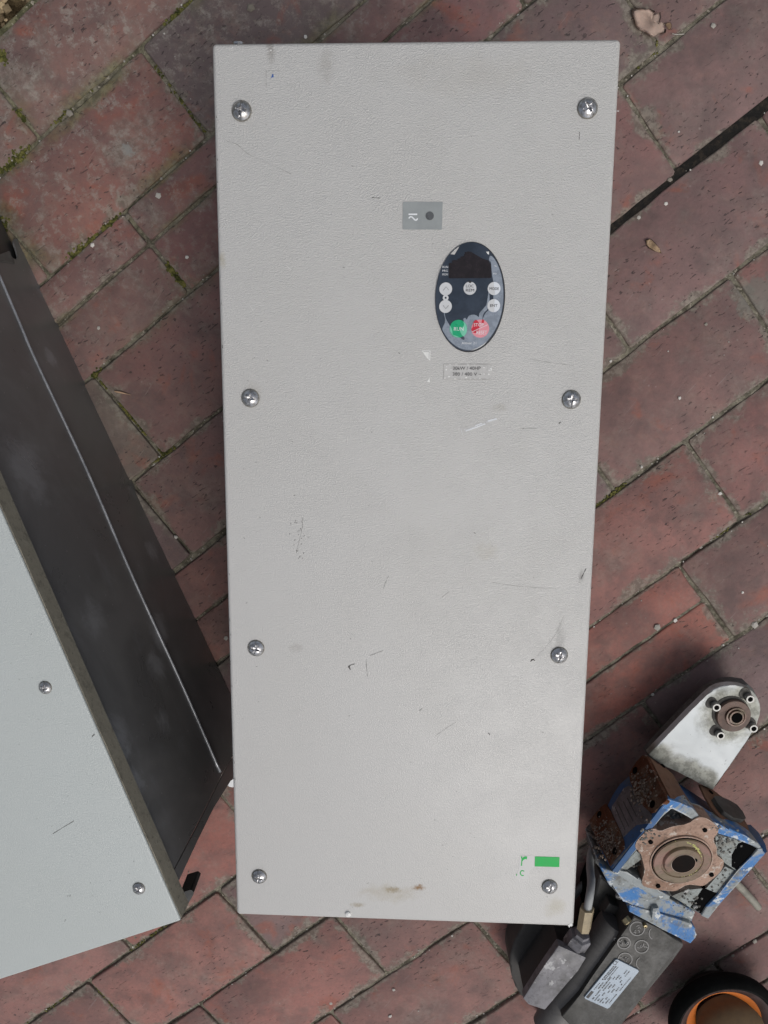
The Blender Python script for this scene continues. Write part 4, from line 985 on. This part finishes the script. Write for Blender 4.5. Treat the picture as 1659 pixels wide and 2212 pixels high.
# output flange towards the motor
pr('blue_skirt', [(640, 1262), (722, 1295), (860, 1355), (1050, 1452), (1225, 1535), (1200, 1600), (1150, 1590), (1000, 1530), (830, 1500), (800, 1460), (700, 1380)], lambda x, y: .106-.00012*(y-1880), .04, M['blue_paint'], .0035, 4)
pr('blue_flange', [(822, 1492), (1000, 1545), (1190, 1602), (1222, 1636), (1218, 1675), (1225, 1690), (1190, 1728), (1020, 1640), (818, 1535)], .098, .04, M['blue_paint'], .0030, 4)
pr('blue_lug', [(965, 1515), (1000, 1512), (1012, 1560), (985, 1590), (955, 1580)], .103, .09, M['blue_paint'], .001)
pr('side_ear', [(612, 1160), (640, 1130), (665, 1180), (680, 1240), (650, 1275), (615, 1240)], .07, .03, M['casting'], .001)
p = G(645, 1215); bm = bmesh.new(); add_lathe(bm, at(*p, .0705), [(.004, -.003), (.004, .0004)], 16); finish(bm, 'bolt_hole', M['hole'], gm, None, True)
# motor
pr('motor_base', [(640, 1300), (800, 1460), (1140, 1700), (1150, 1745), (1080, 1830), (690, 2330), (300, 2330), (380, 2060), (520, 1830), (560, 1700), (600, 1500)], .045, .004, M['motor'], .003)
mt = pr('motor_body', [(848, 1556), (1000, 1635), (1150, 1728), (1140, 1745), (1090, 1790), (1040, 1840), (1010, 1880), (900, 2020), (760, 2200), (650, 2340), (540, 2300), (408, 2168), (520, 2040), (600, 1920), (770, 1680)], .090, .012, M['motor'], .0025, 3)
bm = bmesh.new(); A_, B_ = at(*G(735, 1600), .066), at(*G(330, 2230), .066)
for k in range(1):
    dirv = (B_-A_); add_lathe(bm, A_, [(.001, -.006), (.017, -.002), (.0185, .002), (.0185, dirv.length)], 32, dirv)
finish(bm, 'motor_ridge', M['ridge'], gm, 40, True)
pr('motor_shoulder', [(700, 1480), (835, 1545), (860, 1560), (790, 1650), (700, 1580), (650, 1560)], .060, .01, M['motor'], .003)
pr('black_body', [(560, 1440), (600, 1330), (680, 1370), (760, 1430), (800, 1470), (780, 1560), (690, 1640), (600, 1640), (560, 1560)], .036, .004, M['hole'], .004)  # near-black solid between the cable and the gearbox
cbx = pr('connector_box', [(392, 1738), (560, 1812), (510, 1890), (310, 2128), (210, 2095), (178, 2058), (260, 1930), (320, 1840)], .098, .088, M['alu'], .0012)
pr('connector_base', [(398, 1746), (550, 1815), (500, 1890), (308, 2118), (215, 2088), (188, 2055), (268, 1930), (328, 1844)], .0885, .020, simple('dark_base', (.036, .034, .032), .7, 0, .3, 30), .001)
bm = bmesh.new(); A_, B_ = at(*G(455, 1780), .080), at(*G(545, 1650), .092); dv = B_-A_; Lg = dv.length
add_lathe(bm, A_, [(.0125, 0), (.0125, Lg*.16), (.011, Lg*.2), (.011, Lg*.26)], 6, dv, rot=.3); gl = finish(bm, 'gland_nut', M['alu'], gm, None, True)
bm = bmesh.new(); add_lathe(bm, A_+dv*.30, [(.0115, 0), (.0125, .001), (.0125, Lg*.44), (.0115, Lg*.5), (.0085, Lg*.52), (.0080, Lg*.62)], 6, dv, rot=.55); finish(bm, 'gland_nut', M['alu'], gm, None, True)
pathS = [at(*G(545, 1635), .094), at(*G(552, 1590), .097), at(*G(566, 1510), .100)]
bm = bmesh.new(); add_tube(bm, pathS, .0073, 6); finish(bm, 'cable_sleeve', M['sleeve'], gm, 35, True)
pc = [(562, 1540, .100), (580, 1440, .098), (590, 1350, .085), (583, 1260, .065), (592, 1170, .05), (620, 1110, .04), (680, 1060, .03)]
bm = bmesh.new(); add_tube(bm, [at(*G(x, y), z) for x, y, z in pc], .0042, 14); finish(bm, 'cable', M['cable'], gm, True, True)
pc = [(480, 1440, .012), (540, 1370, .012), (600, 1320, .012), (660, 1300, .012)]
bm = bmesh.new(); add_tube(bm, [at(*G(x, y), z) for x, y, z in pc], .0042, 14); finish(bm, 'cable', simple('dark_cable', (.10, .10, .10), .5), gm, True, True)
pc = [(1430, 1320, .03), (1480, 1372, .024), (1540, 1435, .012), (1600, 1505, .005)]
bm = bmesh.new(); add_tube(bm, [at(*G(x, y), z) for x, y, z in pc], .0042, 14); finish(bm, 'cable', simple('dusty_cable', (.25, .24, .20), .6), gm, True, True)
# small hardware
for (x, y, z, ax_, m_, r_) in [(808, 1592, .093, (.5, -.5, .5), 'brass', .0046), (1108, 1745, .080, (.4, -.6, .5), 'brass', .0042), (915, 1617, .0925, (0, 0, 1), 'brass', .0022), (757, 1440, .070, (-.4, -.4, .6), 'steel', .0040),
                        (1217, 1500, .103, (.2, -.3, 1), 'steel', .0026), (733, 1693, .084, (0, 0, 1), 'steel', .0020), (800, 1722, .0915, (0, 0, 1), 'steel', .0012)]:
    bm = bmesh.new(); add_lathe(bm, at(*G(x, y), z), [(r_, -.004), (r_, .0012), (r_*.8, .002), (r_*.55, .0021), (r_*.5, .0012)], 6 if r_ > .003 else 12, Vector(ax_)); finish(bm, 'bolt', M[m_], gm, 30, True)
def ring_px(bm, cx, cy, r_, z, w_=2.2, n=28, a0=0, a1=2*math.pi, sq=.93):
    pts = [at(*G(cx+r_*math.cos(a0+(a1-a0)*i/n), cy+sq*r_*math.sin(a0+(a1-a0)*i/n)), z) for i in range(n+1)]
    stroke(bm, pts, w_*.00017, z)
bm = bmesh.new()
for (cx, cy, r_) in [(868, 1636, 44), (788, 1722, 38), (895, 1745, 41), (795, 1822, 42)]: ring_px(bm, cx, cy, r_, .0906, 7)
ring_px(bm, 985, 1665, 45, .0906, 5, a0=2.2, a1=3.9); ring_px(bm, 905, 1845, 42, .0906, 5, a0=2.2, a1=4.2)
for (cx, cy) in [(868, 1636), (788, 1722), (895, 1745), (795, 1822)]:
    for k in range(5):
        a = rr.uniform(0, 6.28); q1_, q2_ = (cx+rr.uniform(-20, 20), cy+rr.uniform(-18, 18)), None
        pts = [at(*G(q1_[0]+j*6*math.cos(a+j*.5), q1_[1]+j*6*math.sin(a+j*.5)), .0906) for j in range(4)]; stroke(bm, pts, .0009, .0906)
finish(bm, 'cast_mark', simple('rubbed_mark', (.19, .185, .18), .5, 0, .3, 300, .3), mt, None, True)
npl = pr('nameplate', [(735, 1824), (748, 1822), (873, 1885), (880, 1895), (700, 2115), (688, 2121), (555, 2062), (548, 2052)], .0918, .0895, M['plate'], .0003, 1, 30, mt)
bm = bmesh.new()
Aq, Bq, Cq = Vector(G(545, 2055)), Vector(G(740, 1824)), Vector(G(690, 2120))     # origin, along, across
def P2(u, v): p = Aq+(Bq-Aq)*u+(Cq-Aq)*v; return at(p.x, p.y, .09195)
def dash(u0_, u1_, v, h): 
    vs_ = [P2(u0_, v-h/2), P2(u1_, v-h/2), P2(u1_, v+h/2), P2(u0_, v+h/2)]; bm.faces.new([bm.verts.new(p) for p in vs_])
for row, (v, h, segs) in enumerate([(.10, .05, [(.50, .86)]), (.17, .05, [(.52, .88)]), (.25, .03, [(.55, .88)]), (.10, .03, [(.24, .42)]), (.20, .05, [(.30, .46)]), (.30, .05, [(.05, .10), (.14, .3), (.34, .62)]), (.40, .04, [(.04, .2), (.3, .52), (.6, .66)]),
                          (.50, .05, [(.06, .12), (.2, .28), (.38, .5), (.62, .74)]), (.60, .05, [(.05, .16), (.3, .36), (.44, .52), (.66, .72), (.8, .9)]), (.70, .05, [(.06, .1), (.16, .22), (.34, .44), (.6, .66), (.76, .9)]), (.80, .04, [(.08, .2), (.4, .5), (.56, .6)]), (.90, .035, [(.12, .36), (.44, .78)])]):
    for a, b in segs:
        u_ = a
        while u_ < b:
            l_ = rr.uniform(.012, .035); dash(u_, min(b, u_+l_), v, h*rr.uniform(.7, 1.1)); u_ += l_+rr.uniform(.006, .014)
dash(.03, .20, .10, .11)
finish(bm, 'plate_print', M['ink_dark'], mt, None, True)
def text3(s_, p0_, p1_, up_h, m, parent):
    cu = bpy.data.curves.new('lettering', 'FONT'); cu.body = s_; o = bpy.data.objects.new('lettering', cu); scene.collection.objects.link(o); bpy.context.view_layer.update()
    me = bpy.data.meshes.new_from_object(o.evaluated_get(bpy.context.evaluated_depsgraph_get())); bpy.data.objects.remove(o)
    xs = [v.co.x for v in me.vertices]; ys = [v.co.y for v in me.vertices]; ux = (p1_-p0_); uy = Vector((-ux.y, ux.x, 0)).normalized()*up_h; inv = root_inv(parent)
    for v in me.vertices: v.co = inv @ (p0_+ux*((v.co.x-min(xs))/(max(xs)-min(xs)))+uy*((v.co.y-min(ys))/(max(ys)-min(ys))))
    me.materials.append(m); return link(bpy.data.objects.new('lettering', me), parent)
text3('CE', P2(.885, .125), P2(.985, .125), .0042, M['ink_dark'], mt)
# white arm
arm_pts = [(935, 582), (1060, 455), (1180, 330), (1290, 222), (1325, 192), (1360, 175), (1395, 166), (1430, 163), (1465, 164), (1500, 168), (1532, 180), (1560, 195), (1583, 217), (1600, 245), (1611, 277), (1615, 310), (1610, 350), (1590, 400), (1560, 450), (1530, 500), (1430, 645), (1325, 800), (1280, 775), (1240, 755), (1200, 730), (1160, 712), (1120, 690), (1080, 672), (1040, 660), (1000, 630), (965, 610)]
pr('torque_arm', arm_pts, .062, .053, M['white_arm'], .0014, 3)
ap2 = [(928, 588), (1052, 452), (1174, 326), (1284, 217), (1336, 181), (1405, 155), (1475, 150), (1540, 160), (1570, 187), (1595, 235), (1608, 300), (1585, 400), (1520, 500), (1320, 790), (1100, 680), (960, 610)]
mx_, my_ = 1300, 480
finish(prism_px(Gl([(mx_+25+(x-mx_)*.86, my_+30+(y-my_)*.86) for x, y in ap2]), .040, .004, .001), 'arm_shade_block', M['hole'], gm, 35, True)  # black block added beneath the arm to deepen the shade on the bricks
finish(prism_px(Gl(ap2), .052, .036, .001), 'arm_backing', M['casting'], gm, 35, True)
ah = .0622
def adisc(name, cx, cy, prof, m, n=32, cap1=True, bf=None, sx=1.0):
    x, y = G(cx, cy); k = .3571*(D-ah)/FPX*1.06; bm = bmesh.new(); add_lathe(bm, at(x, y, ah), [(r_*k, h) for r_, h in prof], n, Vector((0, 0, 1)), True, cap1, bumpf=bf, sx=sx); return finish(bm, name, m, gm, 40, True)
M['pit'] = worn('oily_pit', (.035, .032, .028), (.09, .085, .07), (.02, .018, .015), (.5, .65), .5, 60)
for (x, y, px_, py_) in [(1335, 283, 1318, 270), (1537, 233, 1520, 212), (1558, 410, 1550, 393), (1360, 453, 1342, 437)]:
    adisc('counterbore', px_, py_, [(37, -.001), (37, .00025), (34, .0004)], M['pit'], 28, bf=lambda t: 1+.06*math.sin(3*t))
    adisc('socket_bolt', x, y, [(26, 0), (26, .0050), (24, .0062), (16, .0062), (14, .0056), (13.5, .0030)], M['steel'], 24)
    adisc('hex_socket', x, y, [(14.5, .0058), (14.5, .00625)], M['hole'], 6)
adisc('hub_ring', 1432, 332, [(112, 0), (112, .0006), (104, .0008)], M['pit'], 48)
adisc('arm_hub', 1443, 340, [(103, 0), (103, .0035), (99, .0048), (60, .0048), (58, .0036)], worn('dark_rust', (.115, .078, .064), (.155, .10, .078), (.07, .055, .045), (.45, .6), .55, 24, (.55, .75), .4, .5, .001), 48)
adisc('hub_bush', 1452, 340, [(60, .0036), (60, .0066), (52, .0066), (50, .0048), (44, .0048), (43, .0078), (34, .0078), (32, .006)], M['hub2'], 40)
adisc('arm_bore', 1457, 345, [(32, .006), (32, .0074)], M['hole'], 32)

# dark housing lying under the corner of the large cabinet
hs_pts = Gl([(190, 1600), (130, 1700), (98, 1790), (95, 1850), (108, 1920), (130, 1990), (165, 2045), (200, 2062), (260, 1950), (330, 1840), (400, 1740), (440, 1700), (470, 1640), (430, 1560), (300, 1540)])
bm = prism_px(hs_pts, .040, .003, .006, 4); dh = finish(bm, 'motor_housing', simple('dark_matt_housing', (.050, .046, .042), .7, 0, .35, 26, .4, .001), None, 40)
tag(dh, 'dark rounded motor housing half hidden under the bottom right corner of the large cabinet', 'housing')

# ---------------------------------------------------------------- orange tub with a thick black rim, bottom right corner
zt = .050
tc_ = at(1574, 2230, zt)
tub = thing('tub', 'orange tub with thick black rim and tan cushion in the bottom right corner', 'tub', Matrix.Translation((tc_.x, tc_.y, 0)))
kk = (D-zt)/FPX*1.05
M['rubber'] = simple('black_rubber', (.008, .0085, .008), .95, 0, .4, 30, .3, .001, .12)
M['orange'] = simple('orange_plastic', (.52, .140, .018), .6, 0, .15, 20, .05)
M['tan'] = simple('tan_cloth', (.120, .078, .040), .95, 0, .15, 120, .4, .001)
def tl(name, prof, m, n=72, c=Vector((0, 0, 0)), cap0=False, cap1=False, closed=False):
    bm = bmesh.new(); add_lathe(bm, c, prof, n, Vector((0, 0, 1)), cap0, cap1, closed=closed); return finish(bm, name, m, tub, 50)
r1, r2, r3 = 138*kk, 112*kk, 90*kk
tl('rim', [(r2, zt-.012), (r2+.002, zt-.002), (r2+.006, zt+.001), (r1-.004, zt-.001), (r1, zt-.008), (r1-.003, zt-.020), (r1-.012, zt-.028), (r2, zt-.02)], M['rubber'], closed=True)
tl('wall', [(r1-.012, zt-.024), (r1-.026, .002), (r1-.030, .002), (r1-.020, zt-.024)], simple('dark_plastic', (.030, .022, .020), .5), closed=True)
tl('inner_ring', [(r2+.001, zt-.004), (r3+.002, zt-.010), (r3, zt-.014), (r2, zt-.020)], simple('dark_brown_plastic', (.060, .034, .030), .4), closed=True)
tl('lining', [(r3+.002, zt-.012), (r3-.006, zt-.017), (r3-.016, zt-.028), (r3-.018, zt-.040)], M['orange'])
bm = bmesh.new(); rt = 91*kk
add_lathe(bm, Vector((.015, -.019, 0)), [(rt, .02), (rt, zt-.030), (rt*.97, zt-.020), (rt*.85, zt-.010), (rt*.5, zt-.001), (rt*.02, zt+.003)], 64, Vector((0, 0, 1))); finish(bm, 'cushion', M['tan'], tub, True)

# ---------------------------------------------------------------- leaves and a splinter
def leaf(name, pts, zf, m, label, cat='leaf', thick=.0005):
    cx = sum(p[0] for p in pts)/len(pts); cy = sum(p[1] for p in pts)/len(pts)
    bm = bmesh.new(); rings = []
    for k in (1, .75, .5, .25):
        rings.append([at(cx+(x-cx)*k, cy+(y-cy)*k, .0015+zf(cx+(x-cx)*k-cx, cy+(y-cy)*k-cy)) for x, y in pts])
    cv = at(cx, cy, .0015+zf(0, 0))
    vr = [[bm.verts.new(p) for p in r_] for r_ in rings]; n = len(pts)
    for a, b in zip(vr, vr[1:]):
        for i in range(n): bm.faces.new((a[i], a[(i+1) % n], b[(i+1) % n], b[i]))
    c_ = bm.verts.new(cv)
    for i in range(n): bm.faces.new((vr[-1][i], vr[-1][(i+1) % n], c_))
    bmesh.ops.solidify(bm, geom=list(bm.faces), thickness=thick)
    o = finish(bm, name, m, None, True); tag(o, label, cat); return o
def Lf(x, y): return (1125.75+x*.3483, y*.3483)
M['leaf'] = simple('dry_leaf', (.72, .56, .47), .75, 0, .22, 70, .4, .001)
M['leaf2'] = simple('dry_leaf_ochre', (.62, .46, .30), .75, 0, .22, 90, .4, .001)
leaf('dry_leaf', [Lf(*p) for p in [(682, 62), (700, 52), (740, 50), (790, 55), (830, 68), (815, 90), (840, 85), (862, 75), (868, 100), (862, 130), (855, 150), (885, 140), (893, 150), (880, 165), (900, 185), (895, 205), (860, 215), (822, 234), (800, 225), (770, 200), (735, 185), (712, 165), (705, 120), (688, 90)]],
     lambda x, y: .003+.0035*math.sin(x*.10)*math.cos(y*.08)+.0022*mnoise.noise(Vector((x*.12, y*.12, 0))), M['leaf'], 'torn pinkish dry leaf lying on the bricks above the cabinet, top right')
leaf('dry_leaf', [Lf(*p) for p in [(893, 150), (905, 140), (925, 138), (934, 155), (930, 178), (915, 188), (905, 170)]], lambda x, y: .002+.002*math.sin(x*.2), M['leaf2'], 'tiny ochre leaf scrap touching the torn dry leaf')
leaf('dry_leaf', [Lf(*p) for p in [(775, 1490), (795, 1480), (812, 1488), (835, 1512), (858, 1540), (872, 1572), (850, 1566), (815, 1552), (790, 1538), (778, 1515)]], lambda x, y: .002+.0018*math.sin(x*.15+y*.1), M['leaf2'], 'small yellowish leaf fragment on the bricks right of the cabinet')
bm = bmesh.new(); add_tube(bm, [at(247, 845, .002), at(262, 848, .003), at(283, 853, .002)], lambda t: .0003+.0007*math.sin(math.pi*min(1, t+.1)), 6)
tw_ = finish(bm, 'wood_splinter', simple('pale_wood', (.42, .28, .18), .7), None, True); tag(tw_, 'thin pale wood splinter on a brick between the cabinets', 'splinter')
bm = bmesh.new(); add_tube(bm, [at(1452, 73, .002), at(1462, 74.5, .003), at(1478, 73.5, .002)], .0004, 6)
tw_ = finish(bm, 'straw', simple('pale_straw', (.5, .47, .42), .7), None, True); tag(tw_, 'short pale straw on the bricks right of the torn leaf', 'straw')
